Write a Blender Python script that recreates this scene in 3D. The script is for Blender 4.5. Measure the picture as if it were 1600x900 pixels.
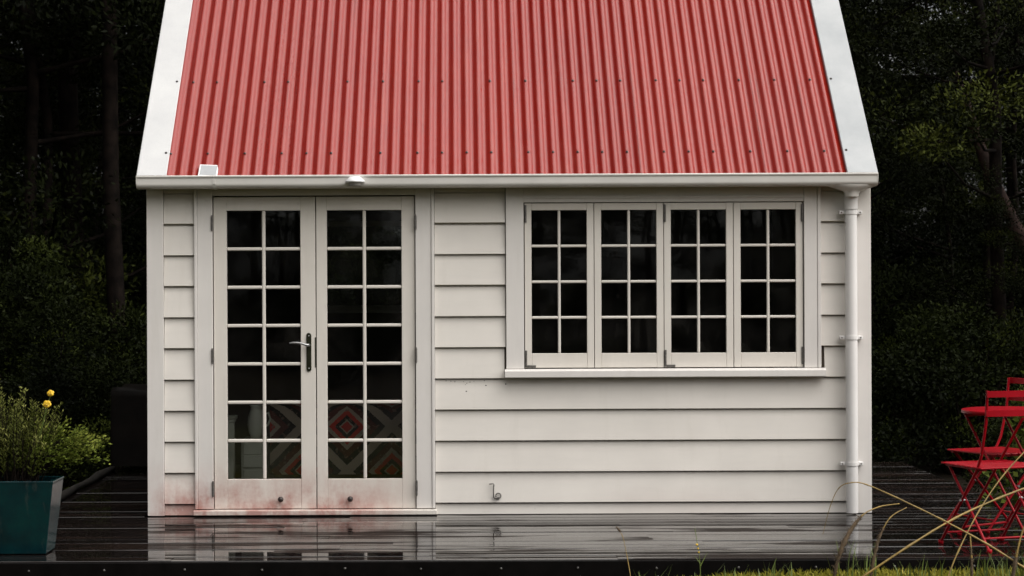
import bpy, math, random
import numpy as np
from mathutils import Vector, Matrix

for o in list(bpy.data.objects):
    bpy.data.objects.remove(o, do_unlink=True)
SC = bpy.context.scene
COL = SC.collection
R = math.radians
random.seed(7)

# ------------------------------------------------------------------ camera
CAM_H, CAM_Y, F_PX = 1.466, -12.5, 3100.0
cd = bpy.data.cameras.new("camera")
cam = bpy.data.objects.new("camera", cd)
COL.objects.link(cam)
cam.location = (0, CAM_Y, CAM_H)
cam.rotation_euler = (R(90), R(0.25), 0)
cd.sensor_width = 36.0
cd.lens = 36.0 * F_PX / 1600.0
cd.shift_x = 85.0 / 1600.0
cd.shift_y = -10.0 / 1600.0
cd.clip_start, cd.clip_end = 0.1, 1500
cd.dof.use_dof = True
cd.dof.focus_distance = 12.4
cd.dof.aperture_fstop = 5.0
SC.camera = cam

# ------------------------------------------------------------------ sky and sun (overcast)
SUN_EL, SUN_AZ = 58.0, 117.0          # azimuth clockwise from +Y
w = bpy.data.worlds.new("World")
SC.world = w
w.use_nodes = True
nt = w.node_tree
bg = nt.nodes["Background"]
sky = nt.nodes.new("ShaderNodeTexSky")
sky.sky_type = 'NISHITA'
sky.sun_disc = False
sky.sun_elevation = R(SUN_EL)
sky.sun_rotation = R(SUN_AZ)
sky.dust_density = 5.0
hs = nt.nodes.new("ShaderNodeHueSaturation")
hs.inputs["Saturation"].default_value = 0.12
nt.links.new(sky.outputs[0], hs.inputs["Color"])
nt.links.new(hs.outputs[0], bg.inputs["Color"])
bg.inputs["Strength"].default_value = 0.072
sl = bpy.data.lights.new("sun", 'SUN')
sl.energy = 1.5
sl.angle = R(95)
sl.color = (1.0, 0.96, 0.9)
sun = bpy.data.objects.new("sun", sl)
COL.objects.link(sun)
sd = Vector((math.sin(R(SUN_AZ)) * math.cos(R(SUN_EL)), math.cos(R(SUN_AZ)) * math.cos(R(SUN_EL)), math.sin(R(SUN_EL))))
sun.rotation_euler = sd.to_track_quat('Z', 'Y').to_euler()
sun.location = (6, -10, 14)
SC.view_settings.view_transform = 'Standard'
SC.view_settings.look = 'None'
SC.view_settings.exposure = 1.17
SC.view_settings.gamma = 1.0
SC.view_settings.use_curve_mapping = False
SC.render.engine = 'CYCLES'
SC.cycles.use_denoising = True
SC.cycles.adaptive_threshold = 0.018
SC.cycles.max_bounces = 6
SC.cycles.diffuse_bounces = 2
SC.cycles.glossy_bounces = 4
SC.cycles.transparent_max_bounces = 12
SC.cycles.caustics_reflective = False
SC.cycles.caustics_refractive = False


# ------------------------------------------------------------------ helpers
class MB:
    """collects shapes, builds ONE mesh object"""
    def __init__(s):
        s.v, s.f, s.sm = [], [], []

    def add(s, vs, fs, smooth=False):
        o = len(s.v)
        s.v.extend(tuple(p) for p in vs)
        s.f.extend(tuple(i + o for i in f) for f in fs)
        s.sm.extend([smooth] * len(fs))
        return s

    def box(s, x0, x1, y0, y1, z0, z1, c=0.0, M=None):
        if c <= 0:
            vs = [(x0, y0, z0), (x1, y0, z0), (x1, y1, z0), (x0, y1, z0), (x0, y0, z1), (x1, y0, z1), (x1, y1, z1), (x0, y1, z1)]
            fs = [(3, 2, 1, 0), (4, 5, 6, 7), (0, 1, 5, 4), (1, 2, 6, 5), (2, 3, 7, 6), (3, 0, 4, 7)]
        else:
            vs, idx = [], {}
            lo, hi = (x0, y0, z0), (x1, y1, z1)
            for sx in (0, 1):
                for sy in (0, 1):
                    for sz in (0, 1):
                        sg = (sx, sy, sz)
                        for a in range(3):
                            p = []
                            for k in range(3):
                                e = hi[k] if sg[k] else lo[k]
                                if k != a:
                                    e += -c if sg[k] else c
                                p.append(e)
                            idx[(sg, a)] = len(vs)
                            vs.append(tuple(p))
            fs = []
            for a in range(3):
                b, d = (a + 1) % 3, (a + 2) % 3
                for e in (0, 1):
                    q = []
                    for (i, j) in ((0, 0), (1, 0), (1, 1), (0, 1)):
                        sg = [0, 0, 0]; sg[a] = e; sg[b] = i; sg[d] = j
                        q.append(idx[(tuple(sg), a)])
                    fs.append(tuple(q if e else q[::-1]))
            for a in range(3):           # edges along axis a
                b, d = (a + 1) % 3, (a + 2) % 3
                for i in (0, 1):
                    for j in (0, 1):
                        s0 = [0, 0, 0]; s0[b] = i; s0[d] = j
                        s1 = list(s0); s1[a] = 1
                        q = [idx[(tuple(s0), b)], idx[(tuple(s1), b)], idx[(tuple(s1), d)], idx[(tuple(s0), d)]]
                        fs.append(tuple(q if (i != j) else q[::-1]))
            for sx in (0, 1):
                for sy in (0, 1):
                    for sz in (0, 1):
                        q = [idx[((sx, sy, sz), a)] for a in range(3)]
                        fs.append(tuple(q if (sx + sy + sz) % 2 else q[::-1]))
        if M is not None:
            vs = [M @ Vector(p) for p in vs]
        return s.add(vs, fs)

    def tube(s, pts, rad, n=8, cap=True, smooth=True):
        pts = [Vector(p) for p in pts]
        if not hasattr(rad, '__len__'):
            rad = [rad] * len(pts)
        vs, fs = [], []
        prev = None
        for i, p in enumerate(pts):
            t = (pts[min(i + 1, len(pts) - 1)] - pts[max(i - 1, 0)]).normalized()
            if prev is None:
                a = Vector((0, 0, 1)) if abs(t.z) < 0.9 else Vector((1, 0, 0))
                u = t.cross(a).normalized()
            else:
                u = (prev - t * prev.dot(t)).normalized()
            prev = u
            vv = t.cross(u)
            for k in range(n):
                an = 2 * math.pi * k / n
                vs.append(p + (u * math.cos(an) + vv * math.sin(an)) * rad[i])
        for i in range(len(pts) - 1):
            for k in range(n):
                k2 = (k + 1) % n
                fs.append((i * n + k, i * n + k2, (i + 1) * n + k2, (i + 1) * n + k))
        s.add(vs, fs, smooth)
        if cap:
            m = len(pts) - 1
            s.add([vs[k] for k in range(n)], [tuple(range(n))[::-1]])
            s.add([vs[m * n + k] for k in range(n)], [tuple(range(n))])
        return s

    def lathe(s, prof, n=16, at=(0, 0, 0), M=None, smooth=True):
        vs, fs = [], []
        for (r, z) in prof:
            for k in range(n):
                a = 2 * math.pi * k / n
                p = Vector((r * math.cos(a), r * math.sin(a), z))
                if M is not None:
                    p = M @ p
                vs.append(p + Vector(at))
        for i in range(len(prof) - 1):
            for k in range(n):
                k2 = (k + 1) % n
                fs.append((i * n + k, i * n + k2, (i + 1) * n + k2, (i + 1) * n + k))
        s.add(vs, fs, smooth)
        return s

    def extrude_x(s, prof, x0, x1, smooth=False, cap=True):
        """closed (y,z) outline, anticlockwise seen from +X, extruded along X"""
        n = len(prof)
        vs = [(x0, y, z) for y, z in prof] + [(x1, y, z) for y, z in prof]
        fs = [(k, n + k, n + (k + 1) % n, (k + 1) % n)[::-1] for k in range(n)]
        s.add(vs, fs, smooth)
        if cap:
            s.add(vs[:n], [tuple(range(n))[::-1]])
            s.add(vs[n:], [tuple(range(n))])
        return s

    def mesh(s, name, mat):
        m = bpy.data.meshes.new(name)
        m.from_pydata([tuple(p) for p in s.v], [], s.f)
        m.polygons.foreach_set("use_smooth", s.sm)
        if mat:
            m.materials.append(mat)
        m.update()
        return m

    def build(s, name, mat, parent=None, loc=None):
        return link(name, s.mesh(name, mat), parent, loc)


def link(name, data, parent=None, loc=None):
    o = bpy.data.objects.new(name, data)
    COL.objects.link(o)
    if parent is not None:
        o.parent = parent
    if loc is not None:
        o.location = loc
    return o


def empty(name, loc=(0, 0, 0), rz=0):
    o = link(name, None, None, loc)
    o.empty_display_size = 0.1
    o.rotation_euler = (0, 0, rz)
    return o


def tag(o, label=None, cat=None, group=None, kind=None):
    if label: o["label"] = label
    if cat: o["category"] = cat
    if group: o["group"] = group
    if kind: o["kind"] = kind
    return o


def copy_tree(o, parent=None):
    c = o.copy()
    COL.objects.link(c)
    c.parent = parent
    for ch in o.children:
        copy_tree(ch, c)
    return c


# ------------------------------------------------------------------ materials
def new_mat(name):
    m = bpy.data.materials.new(name)
    m.use_nodes = True
    t = m.node_tree
    return m, t, t.nodes["Principled BSDF"]


def N(t, typ, **kw):
    n = t.nodes.new(typ)
    for k, v in kw.items():
        if k.startswith("i_"):
            n.inputs[k[2:].replace("_", " ")].default_value = v
        else:
            setattr(n, k, v)
    return n


def math_n(t, op, a, b=None, c=None, clamp=False):
    n = t.nodes.new("ShaderNodeMath")
    n.operation = op
    n.use_clamp = clamp
    for i, x in enumerate((a, b, c)):
        if x is None: continue
        if hasattr(x, "is_linked"): t.links.new(x, n.inputs[i])
        else: n.inputs[i].default_value = x
    return n.outputs[0]


def ramp(t, fac, stops, interp='LINEAR'):
    n = t.nodes.new("ShaderNodeValToRGB")
    n.color_ramp.interpolation = interp
    els = n.color_ramp.elements
    while len(els) < len(stops): els.new(0.5)
    for e, (p, c) in zip(els, stops):
        e.position = p
        e.color = c if len(c) == 4 else (*c, 1)
    t.links.new(fac, n.inputs[0])
    return n.outputs[0]


def mix(t, fac, a, b, blend='MIX'):
    n = t.nodes.new("ShaderNodeMix")
    n.data_type = 'RGBA'
    n.blend_type = blend
    for s, x in ((n.inputs[0], fac), (n.inputs[6], a), (n.inputs[7], b)):
        if hasattr(x, "is_linked"): t.links.new(x, s)
        elif isinstance(x, (int, float)): s.default_value = x
        else: s.default_value = (*x, 1) if len(x) == 3 else x
    return n.outputs[2]


def sstep(t, v, a, b):
    n = t.nodes.new("ShaderNodeMapRange")
    n.interpolation_type = 'SMOOTHSTEP'
    t.links.new(v, n.inputs[0])
    n.inputs[1].default_value = a
    n.inputs[2].default_value = b
    return n.outputs[0]


def noise(t, scale, detail=3, rough=0.55, vec=None, sx=(1, 1, 1)):
    tc = t.nodes.new("ShaderNodeNewGeometry").outputs["Position"] if vec is None else vec
    mp = t.nodes.new("ShaderNodeMapping")
    mp.inputs["Scale"].default_value = sx
    t.links.new(tc, mp.inputs[0])
    n = t.nodes.new("ShaderNodeTexNoise")
    n.inputs["Scale"].default_value = scale
    n.inputs["Detail"].default_value = detail
    n.inputs["Roughness"].default_value = rough
    t.links.new(mp.outputs[0], n.inputs["Vector"])
    return n.outputs[0]


def bump(t, p, h, strength=0.2, dist=0.01):
    b = t.nodes.new("ShaderNodeBump")
    b.inputs["Strength"].default_value = strength
    b.inputs["Distance"].default_value = dist
    t.links.new(h, b.inputs["Height"])
    t.links.new(b.outputs[0], p.inputs["Normal"])


def simple(name, col, rough=0.5, metal=0.0, var=0.12, scale=8.0, coat=0.0, spec=0.5, bump_s=0.0):
    m, t, p = new_mat(name)
    c2 = tuple(x * (1 - var) for x in col)
    c3 = tuple(min(1, x * (1 + var)) for x in col)
    n = noise(t, scale, 4)
    t.links.new(ramp(t, n, [(0.3, c2), (0.7, c3)]), p.inputs["Base Color"])
    p.inputs["Roughness"].default_value = rough
    p.inputs["Metallic"].default_value = metal
    p.inputs["Coat Weight"].default_value = coat
    p.inputs["Specular IOR Level"].default_value = spec
    if bump_s:
        bump(t, p, noise(t, scale * 6, 3), bump_s, 0.005)
    return m


def paint_mat(name, base, grain_axis=0, stain=1.0):
    """old white paint: uneven tone, faint grain, pinkish splash stain low on the wall by the door, some mildew specks"""
    m, t, p = new_mat(name)
    g = t.nodes.new("ShaderNodeNewGeometry")
    sep = t.nodes.new("ShaderNodeSeparateXYZ")
    t.links.new(g.outputs["Position"], sep.inputs[0])
    X, Z = sep.outputs[0], sep.outputs[2]
    sc = (0.15, 1, 1) if grain_axis == 0 else (1, 1, 0.15)
    n1 = noise(t, 2.2, 4)
    n2 = noise(t, 30, 3, 0.6, sx=sc)
    c = ramp(t, n1, [(0.3, tuple(x * 0.94 for x in base)), (0.7, tuple(x * 1.04 for x in base))])
    c = mix(t, math_n(t, 'MULTIPLY', ramp(t, n2, [(0.45, (0, 0, 0)), (0.75, (1, 1, 1))]), 0.10), c, tuple(x * 0.72 for x in base))
    rn = ramp(t, noise(t, 9, 5, 0.7, sx=(1, 1, 0.12)), [(0.55, (0, 0, 0)), (0.75, (1, 1, 1))])
    c = mix(t, math_n(t, 'MULTIPLY', rn, 0.13), c, (0.42, 0.38, 0.31))
    # splash stain
    zf = math_n(t, 'SUBTRACT', 1.0, sstep(t, Z, -0.12, 0.40))
    xf = math_n(t, 'MULTIPLY', sstep(t, X, -2.1, -1.75), math_n(t, 'SUBTRACT', 1.0, sstep(t, X, -0.75, -0.15)))
    n3 = noise(t, 5.5, 5, 0.65)
    n4 = noise(t, 42, 4, 0.6)
    n5 = noise(t, 16, 4, 0.65, sx=(1, 1, 0.3))
    bl = sstep(t, math_n(t, 'ADD', math_n(t, 'MULTIPLY', n3, 0.6), math_n(t, 'MULTIPLY', n5, 0.4)), 0.36, 0.62)
    st = math_n(t, 'MULTIPLY', math_n(t, 'MULTIPLY', zf, xf), math_n(t, 'ADD', 0.22, math_n(t, 'MULTIPLY', bl, 0.75)))
    st = math_n(t, 'MULTIPLY', st, math_n(t, 'ADD', 0.45, math_n(t, 'MULTIPLY', n4, 0.95)))
    x2 = math_n(t, 'MULTIPLY', sstep(t, X, 0.7, 1.2), math_n(t, 'SUBTRACT', 1.0, sstep(t, X, 1.5, 2.2)))
    z2 = math_n(t, 'SUBTRACT', 1.0, sstep(t, Z, 0.08, 0.22))
    s2 = math_n(t, 'MULTIPLY', math_n(t, 'MULTIPLY', x2, z2), math_n(t, 'MULTIPLY', n3, 0.10))
    st = math_n(t, 'MULTIPLY', math_n(t, 'ADD', st, s2), 1.6 * stain, clamp=True)
    c = mix(t, st, c, (0.46, 0.265, 0.23))
    # olive gutter shadow painted into the colour towards the eave, then mildew specks
    eave_shade = math_n(t, 'MULTIPLY', sstep(t, Z, 1.75, 2.1), math_n(t, 'MULTIPLY', n1, 0.55))
    c = mix(t, eave_shade, c, (0.34, 0.31, 0.20))
    sp = ramp(t, noise(t, 70, 2, 0.7), [(0.72, (0, 0, 0)), (0.78, (1, 1, 1))])
    spm = ramp(t, noise(t, 3.1, 2), [(0.55, (0, 0, 0)), (0.7, (1, 1, 1))])
    c = mix(t, math_n(t, 'MULTIPLY', math_n(t, 'MULTIPLY', sp, spm), 0.55), c, (0.2, 0.17, 0.13))
    t.links.new(c, p.inputs["Base Color"])
    p.inputs["Roughness"].default_value = 0.52
    p.inputs["Specular IOR Level"].default_value = 0.35
    bump(t, p, n2, 0.12, 0.004)
    return m


M = {}
M['board'] = paint_mat('weatherboard_paint', (0.735, 0.693, 0.64))
M['trim'] = paint_mat('trim_paint', (0.725, 0.69, 0.655), 1)
M['joinery'] = paint_mat('joinery_paint', (0.71, 0.665, 0.605), 1)
M['gutter'] = simple('gutter_paint', (0.66, 0.635, 0.595), 0.32, var=0.05, scale=5)
M['pipe'] = simple('downpipe_plastic', (0.72, 0.70, 0.68), 0.3, var=0.04, scale=4)
M['white_plastic'] = simple('white_plastic', (0.8, 0.8, 0.8), 0.3, var=0.02)
M['grey_plastic'] = simple('grey_lens_plastic', (0.32, 0.3, 0.28), 0.25, var=0.05)
M['solar'] = simple('solar_cell', (0.30, 0.31, 0.32), 0.18, var=0.05, scale=30)
M['steel'] = simple('dull_steel', (0.16, 0.15, 0.14), 0.45, 0.7, 0.3, 60)
M['pale_steel'] = simple('pale_steel', (0.4, 0.4, 0.4), 0.3, 0.9, 0.2, 60)
M['old_steel'] = simple('tarnished_steel', (0.10, 0.095, 0.09), 0.6, 0.3, 0.3, 60)
M['bronze'] = simple('dark_bronze', (0.035, 0.037, 0.022), 0.32, 0.6, 0.3, 40)
M['rubber'] = simple('dark_rubber', (0.03, 0.02, 0.018), 0.35, var=0.3, scale=50)
M['interior'] = simple('interior_dark_wood', (0.07, 0.05, 0.035), 0.7, var=0.3, scale=3)
M['black_timber'] = simple('black_stained_timber', (0.003, 0.0024, 0.0024), 0.6, var=0.4, scale=12, spec=0.06)
M['log'] = simple('weathered_log', (0.014, 0.011, 0.008), 0.9, var=0.6, scale=14, bump_s=0.5)
M['cover'] = simple('dark_cover_fabric', (0.006, 0.0045, 0.0035), 0.6, var=0.5, scale=6, bump_s=0.3, spec=0.12)
M['white_wood'] = simple('white_painted_wood', (0.8, 0.78, 0.72), 0.45, var=0.06, scale=6)


def barge_mat(name='barge_flashing_painted', lo=(0.47, 0.47, 0.475), hi=(0.55, 0.55, 0.545)):
    m, t, p = new_mat(name)
    n = noise(t, 3.5, 5, 0.6)
    n2 = noise(t, 140, 2, 0.6)
    c = ramp(t, n, [(0.3, lo), (0.7, hi)])
    c = mix(t, math_n(t, 'MULTIPLY', ramp(t, n2, [(0.55, (0, 0, 0)), (0.72, (1, 1, 1))]), 0.25), c, (0.33, 0.34, 0.35))
    t.links.new(c, p.inputs["Base Color"])
    p.inputs["Roughness"].default_value = 0.6
    p.inputs["Specular IOR Level"].default_value = 0.25
    bump(t, p, n2, 0.15, 0.002)
    return m


def roof_mat():
    m, t, p = new_mat('red_corrugated_steel')
    oi = t.nodes.new("ShaderNodeObjectInfo").outputs["Random"]
    n = noise(t, 1.4, 5, 0.6, sx=(1, 0.35, 0.35))
    n2 = noise(t, 150, 2, 0.7)
    n3 = noise(t, 24, 3, 0.6, sx=(1, 0.10, 0.10))
    n4 = noise(t, 210, 2, 0.6)
    c = ramp(t, n, [(0.3, (0.195, 0.0048, 0.0016)), (0.7, (0.24, 0.0085, 0.0027))])
    c = mix(t, math_n(t, 'MULTIPLY', oi, 0.35), c, (0.28, 0.016, 0.006))
    c = mix(t, math_n(t, 'MULTIPLY', ramp(t, n3, [(0.52, (0, 0, 0)), (0.75, (1, 1, 1))]), 0.35), c, (0.29, 0.040, 0.025))
    sp = ramp(t, n4, [(0.60, (0, 0, 0)), (0.68, (1, 1, 1))])
    c = mix(t, math_n(t, 'MULTIPLY', sp, 0.55), c, (0.06, 0.004, 0.003))
    t.links.new(c, p.inputs["Base Color"])
    p.inputs["Roughness"].default_value = 0.45
    p.inputs["Specular IOR Level"].default_value = 0.0
    p.inputs["Coat Weight"].default_value = 1.0
    p.inputs["Coat IOR"].default_value = 1.5
    # older, chalkier sheets to the left, and dirt runs down from the ridge
    gx = t.nodes.new("ShaderNodeSeparateXYZ")
    t.links.new(t.nodes.new("ShaderNodeNewGeometry").outputs["Position"], gx.inputs[0])
    old = math_n(t, 'SUBTRACT', 1.0, sstep(t, gx.outputs[0], -1.3, 0.9))
    rg = math_n(t, 'ADD', math_n(t, 'ADD', 0.04, math_n(t, 'MULTIPLY', old, 0.20)), math_n(t, 'MULTIPLY', math_n(t, 'ADD', n3, oi), 0.06))
    run = ramp(t, noise(t, 46, 4, 0.7, sx=(1, 0.03, 0.03)), [(0.60, (0, 0, 0)), (0.70, (1, 1, 1))])
    c = mix(t, math_n(t, 'MULTIPLY', run, 0.45), c, (0.11, 0.008, 0.004))
    t.links.new(c, p.inputs["Base Color"])
    t.links.new(rg, p.inputs["Coat Roughness"])
    dr = ramp(t, n2, [(0.54, (0, 0, 0)), (0.66, (1, 1, 1))])
    b = t.nodes.new("ShaderNodeBump")
    b.inputs["Strength"].default_value = 0.3
    b.inputs["Distance"].default_value = 0.002
    t.links.new(dr, b.inputs["Height"])
    t.links.new(b.outputs[0], p.inputs["Coat Normal"])
    return m


def deck_mat():
    m, t, p = new_mat('wet_dark_decking')
    oi = t.nodes.new("ShaderNodeObjectInfo").outputs["Random"]
    n = noise(t, 9, 5, 0.6, sx=(0.08, 1, 1))
    c = ramp(t, n, [(0.3, (0.004, 0.003, 0.0027)), (0.7, (0.010, 0.0075, 0.007))])
    c = mix(t, math_n(t, 'MULTIPLY', oi, 0.6), c, (0.010, 0.0075, 0.007))
    t.links.new(c, p.inputs["Base Color"])
    # puddled film against damp patches: streaks along the boards
    g = t.nodes.new("ShaderNodeNewGeometry").outputs["Position"]
    n2 = noise(t, 1.9, 4, 0.6, sx=(0.42, 3.2, 1))
    nb = math_n(t, 'ADD', n2, math_n(t, 'MULTIPLY', math_n(t, 'SUBTRACT', oi, 0.5), 0.22))
    dry = ramp(t, nb, [(0.54, (0, 0, 0)), (0.62, (1, 1, 1))])
    c = mix(t, math_n(t, 'MULTIPLY', dry, 0.7), c, (0.012, 0.0078, 0.006))
    t.links.new(c, p.inputs["Base Color"])
    p.inputs["Specular IOR Level"].default_value = 0.0
    t.links.new(math_n(t, 'ADD', 0.5, math_n(t, 'MULTIPLY', dry, 0.2)), p.inputs["Roughness"])
    t.links.new(math_n(t, 'SUBTRACT', 1.0, math_n(t, 'MULTIPLY', dry, 0.82)), p.inputs["Coat Weight"])
    t.links.new(math_n(t, 'ADD', 0.02, math_n(t, 'MULTIPLY', dry, 0.05)), p.inputs["Coat Roughness"])
    p.inputs["Coat IOR"].default_value = 1.5
    b = t.nodes.new("ShaderNodeBump")
    b.inputs["Strength"].default_value = 0.02
    b.inputs["Distance"].default_value = 0.004
    t.links.new(noise(t, 26, 3, 0.5, sx=(0.15, 1, 1)), b.inputs["Height"])
    t.links.new(b.outputs[0], p.inputs["Coat Normal"])
    return m


def glass_mat():
    m, t, p = new_mat('window_glass')
    t.nodes.remove(p)
    out = t.nodes["Material Output"]
    tr = t.nodes.new("ShaderNodeBsdfTransparent")
    tr.inputs[0].default_value = (0.86, 0.88, 0.86, 1)
    gl = t.nodes.new("ShaderNodeBsdfGlossy")
    gl.inputs["Roughness"].default_value = 0.015
    gl.inputs["Color"].default_value = (0.9, 0.9, 0.9, 1)
    fr = t.nodes.new("ShaderNodeFresnel")
    fr.inputs[0].default_value = 1.5
    ms = t.nodes.new("ShaderNodeMixShader")
    t.links.new(fr.outputs[0], ms.inputs[0])
    t.links.new(tr.outputs[0], ms.inputs[1])
    t.links.new(gl.outputs[0], ms.inputs[2])
    df = t.nodes.new("ShaderNodeBsdfDiffuse")
    df.inputs[0].default_value = (0.35, 0.33, 0.31, 1)
    ms2 = t.nodes.new("ShaderNodeMixShader")
    f = math_n(t, 'MULTIPLY', ramp(t, noise(t, 2.3, 4, 0.6), [(0.45, (0.04, 0.04, 0.04)), (0.8, (1, 1, 1))]), 0.02)
    t.links.new(f, ms2.inputs[0])
    t.links.new(ms.outputs[0], ms2.inputs[1])
    t.links.new(df.outputs[0], ms2.inputs[2])
    t.links.new(ms2.outputs[0], out.inputs[0])
    return m


def kilim_mat():
    m, t, p = new_mat('kilim_weave')
    g = t.nodes.new("ShaderNodeNewGeometry")
    sep = t.nodes.new("ShaderNodeSeparateXYZ")
    t.links.new(g.outputs["Position"], sep.inputs[0])
    U = 0.296
    u = math_n(t, 'DIVIDE', math_n(t, 'SUBTRACT', sep.outputs[0], -0.736), U)
    v = math_n(t, 'DIVIDE', math_n(t, 'SUBTRACT', math_n(t, 'SUBTRACT', sep.outputs[2], math_n(t, 'MULTIPLY', sep.outputs[1], -1.0)), 0.506 + 0.62), U)
    a = math_n(t, 'ADD', u, v)
    b = math_n(t, 'SUBTRACT', u, v)
    def cell(x):
        y = math_n(t, 'FLOORED_MODULO', math_n(t, 'ADD', x, 1.0), 2.0)
        return math_n(t, 'ABSOLUTE', math_n(t, 'SUBTRACT', y, 1.0))
    d = math_n(t, 'MAXIMUM', cell(a), cell(b))
    d = math_n(t, 'ADD', d, math_n(t, 'MULTIPLY', math_n(t, 'SUBTRACT', noise(t, 60, 2), 0.5), 0.05))
    red, tan, blk = (0.66, 0.04, 0.028), (0.52, 0.41, 0.34), (0.012, 0.011, 0.014)
    c = ramp(t, d, [(0.0, red), (0.13, tan), (0.17, blk), (0.27, red), (0.40, tan), (0.52, (0.12, 0.022, 0.018)), (0.70, blk), (0.86, tan)], 'CONSTANT')
    sp = ramp(t, noise(t, 38, 2, 0.5), [(0.62, (0, 0, 0)), (0.68, (1, 1, 1))])
    band = math_n(t, 'MULTIPLY', math_n(t, 'GREATER_THAN', d, 0.17), math_n(t, 'LESS_THAN', d, 0.86))
    c = mix(t, math_n(t, 'MULTIPLY', math_n(t, 'MULTIPLY', sp, band), 0.7), c, mix(t, noise(t, 15, 1), (0.35, 0.1, 0.06), (0.28, 0.30, 0.26)))
    t.links.new(c, p.inputs["Base Color"])
    p.inputs["Roughness"].default_value = 0.95
    p.inputs["Specular IOR Level"].default_value = 0.1
    return m


def leaf_mat(name, c1, c2, c3, rough=0.55, spec=0.05, trans=0.15):
    """each leaf its own tone (per-leaf attribute)"""
    m, t, p = new_mat(name)
    at = t.nodes.new("ShaderNodeAttribute")
    at.attribute_name = "tone"
    c = ramp(t, at.outputs["Fac"], [(0.0, c1), (0.6, c2), (1.0, c3)])
    t.links.new(c, p.inputs["Base Color"])
    p.inputs["Roughness"].default_value = rough
    p.inputs["Specular IOR Level"].default_value = spec
    if trans:
        out = t.nodes["Material Output"]
        tl = t.nodes.new("ShaderNodeBsdfTranslucent")
        t.links.new(mix(t, 0.5, c, (0.06, 0.09, 0.01)), tl.inputs[0])
        ms = t.nodes.new("ShaderNodeMixShader")
        ms.inputs[0].default_value = trans
        t.links.new(p.outputs[0], ms.inputs[1])
        t.links.new(tl.outputs[0], ms.inputs[2])
        t.links.new(ms.outputs[0], out.inputs[0])
    return m


def ground_mat():
    m, t, p = new_mat('lawn_and_leaf_litter')
    g = t.nodes.new("ShaderNodeNewGeometry")
    sep = t.nodes.new("ShaderNodeSeparateXYZ")
    t.links.new(g.outputs["Position"], sep.inputs[0])
    n = noise(t, 1.2, 4)
    n2 = noise(t, 40, 3)
    lawn = mix(t, n2, (0.028, 0.032, 0.010), (0.065, 0.058, 0.020))
    lit = mix(t, n2, (0.010, 0.008, 0.005), (0.030, 0.022, 0.014))
    f = sstep(t, math_n(t, 'ADD', sep.outputs[1], math_n(t, 'MULTIPLY', n, 1.0)), -2.0, -0.8)
    f2 = math_n(t, 'SUBTRACT', 1.0, sstep(t, sep.outputs[1], -11.5, -9.5))
    f = math_n(t, 'MAXIMUM', f, f2)
    t.links.new(mix(t, f, lawn, lit), p.inputs["Base Color"])
    p.inputs["Roughness"].default_value = 0.9
    p.inputs["Specular IOR Level"].default_value = 0.15
    bump(t, p, n2, 0.6, 0.03)
    return m


M['barge'] = barge_mat()
M['barge_grey'] = barge_mat('barge_flashing_grey', (0.335, 0.35, 0.36), (0.43, 0.44, 0.445))  # darker, greyer colouring for the right-hand flashing
M['roof'] = roof_mat()
M['deck'] = deck_mat()
M['glass'] = glass_mat()
M['kilim'] = kilim_mat()
M['ground'] = ground_mat()
M['bark'] = simple('dark_bark', (0.008, 0.0055, 0.0042), 0.9, var=0.8, scale=10, bump_s=0.6, spec=0.1)
M['red_bark'] = simple('pale_peeling_bark', (0.045, 0.026, 0.021), 0.8, var=0.6, scale=9, bump_s=0.6, spec=0.2)
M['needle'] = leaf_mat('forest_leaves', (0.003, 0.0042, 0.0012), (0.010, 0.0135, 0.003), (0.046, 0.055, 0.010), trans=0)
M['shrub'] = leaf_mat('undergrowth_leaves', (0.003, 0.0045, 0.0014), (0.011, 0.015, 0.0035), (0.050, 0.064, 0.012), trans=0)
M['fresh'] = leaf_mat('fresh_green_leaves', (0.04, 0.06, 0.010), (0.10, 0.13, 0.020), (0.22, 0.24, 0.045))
M['spiky'] = leaf_mat('grey_green_needles', (0.025, 0.034, 0.007), (0.085, 0.095, 0.020), (0.25, 0.25, 0.075))
M['grass'] = leaf_mat('lawn_grass', (0.12, 0.13, 0.012), (0.30, 0.27, 0.028), (0.48, 0.39, 0.08), 0.6, 0.2, 0.3)
M['straw'] = simple('dry_grass_stem', (0.24, 0.155, 0.035), 0.55, var=0.35, scale=12)
M['seed'] = simple('brown_seed_head', (0.085, 0.055, 0.028), 0.8, var=0.4, scale=60, bump_s=0.4)
M['greenblade'] = simple('green_grass_blade', (0.11, 0.15, 0.03), 0.5, var=0.4, scale=9)
M['red_paint'] = simple('red_enamel', (0.27, 0.002, 0.008), 0.35, var=0.1, scale=8, spec=0.15)
M['yellow'] = simple('yellow_petal', (0.75, 0.47, 0.02), 0.6, var=0.12, scale=40)
M['purple'] = simple('dark_petal_blotch', (0.05, 0.012, 0.012), 0.6, var=0.2, scale=40)


def teal_mat():
    m, t, p = new_mat('teal_glaze')
    n = noise(t, 5, 5, 0.6)
    n2 = noise(t, 30, 3)
    c = ramp(t, n, [(0.25, (0.0003, 0.007, 0.011)), (0.5, (0.0004, 0.019, 0.023)), (0.75, (0.0006, 0.031, 0.030))])
    c = mix(t, math_n(t, 'MULTIPLY', n2, 0.2), c, (0.01, 0.02, 0.02))
    t.links.new(c, p.inputs["Base Color"])
    sc_ = ramp(t, noise(t, 22, 5, 0.7, sx=(1, 1, 0.35)), [(0.60, (0, 0, 0)), (0.72, (1, 1, 1))])
    c = mix(t, math_n(t, 'MULTIPLY', sc_, 0.35), c, (0.05, 0.055, 0.05))
    t.links.new(c, p.inputs["Base Color"])
    p.inputs["Roughness"].default_value = 0.16
    p.inputs["Specular IOR Level"].default_value = 0.35
    bump(t, p, n2, 0.08, 0.004)
    return m


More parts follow.
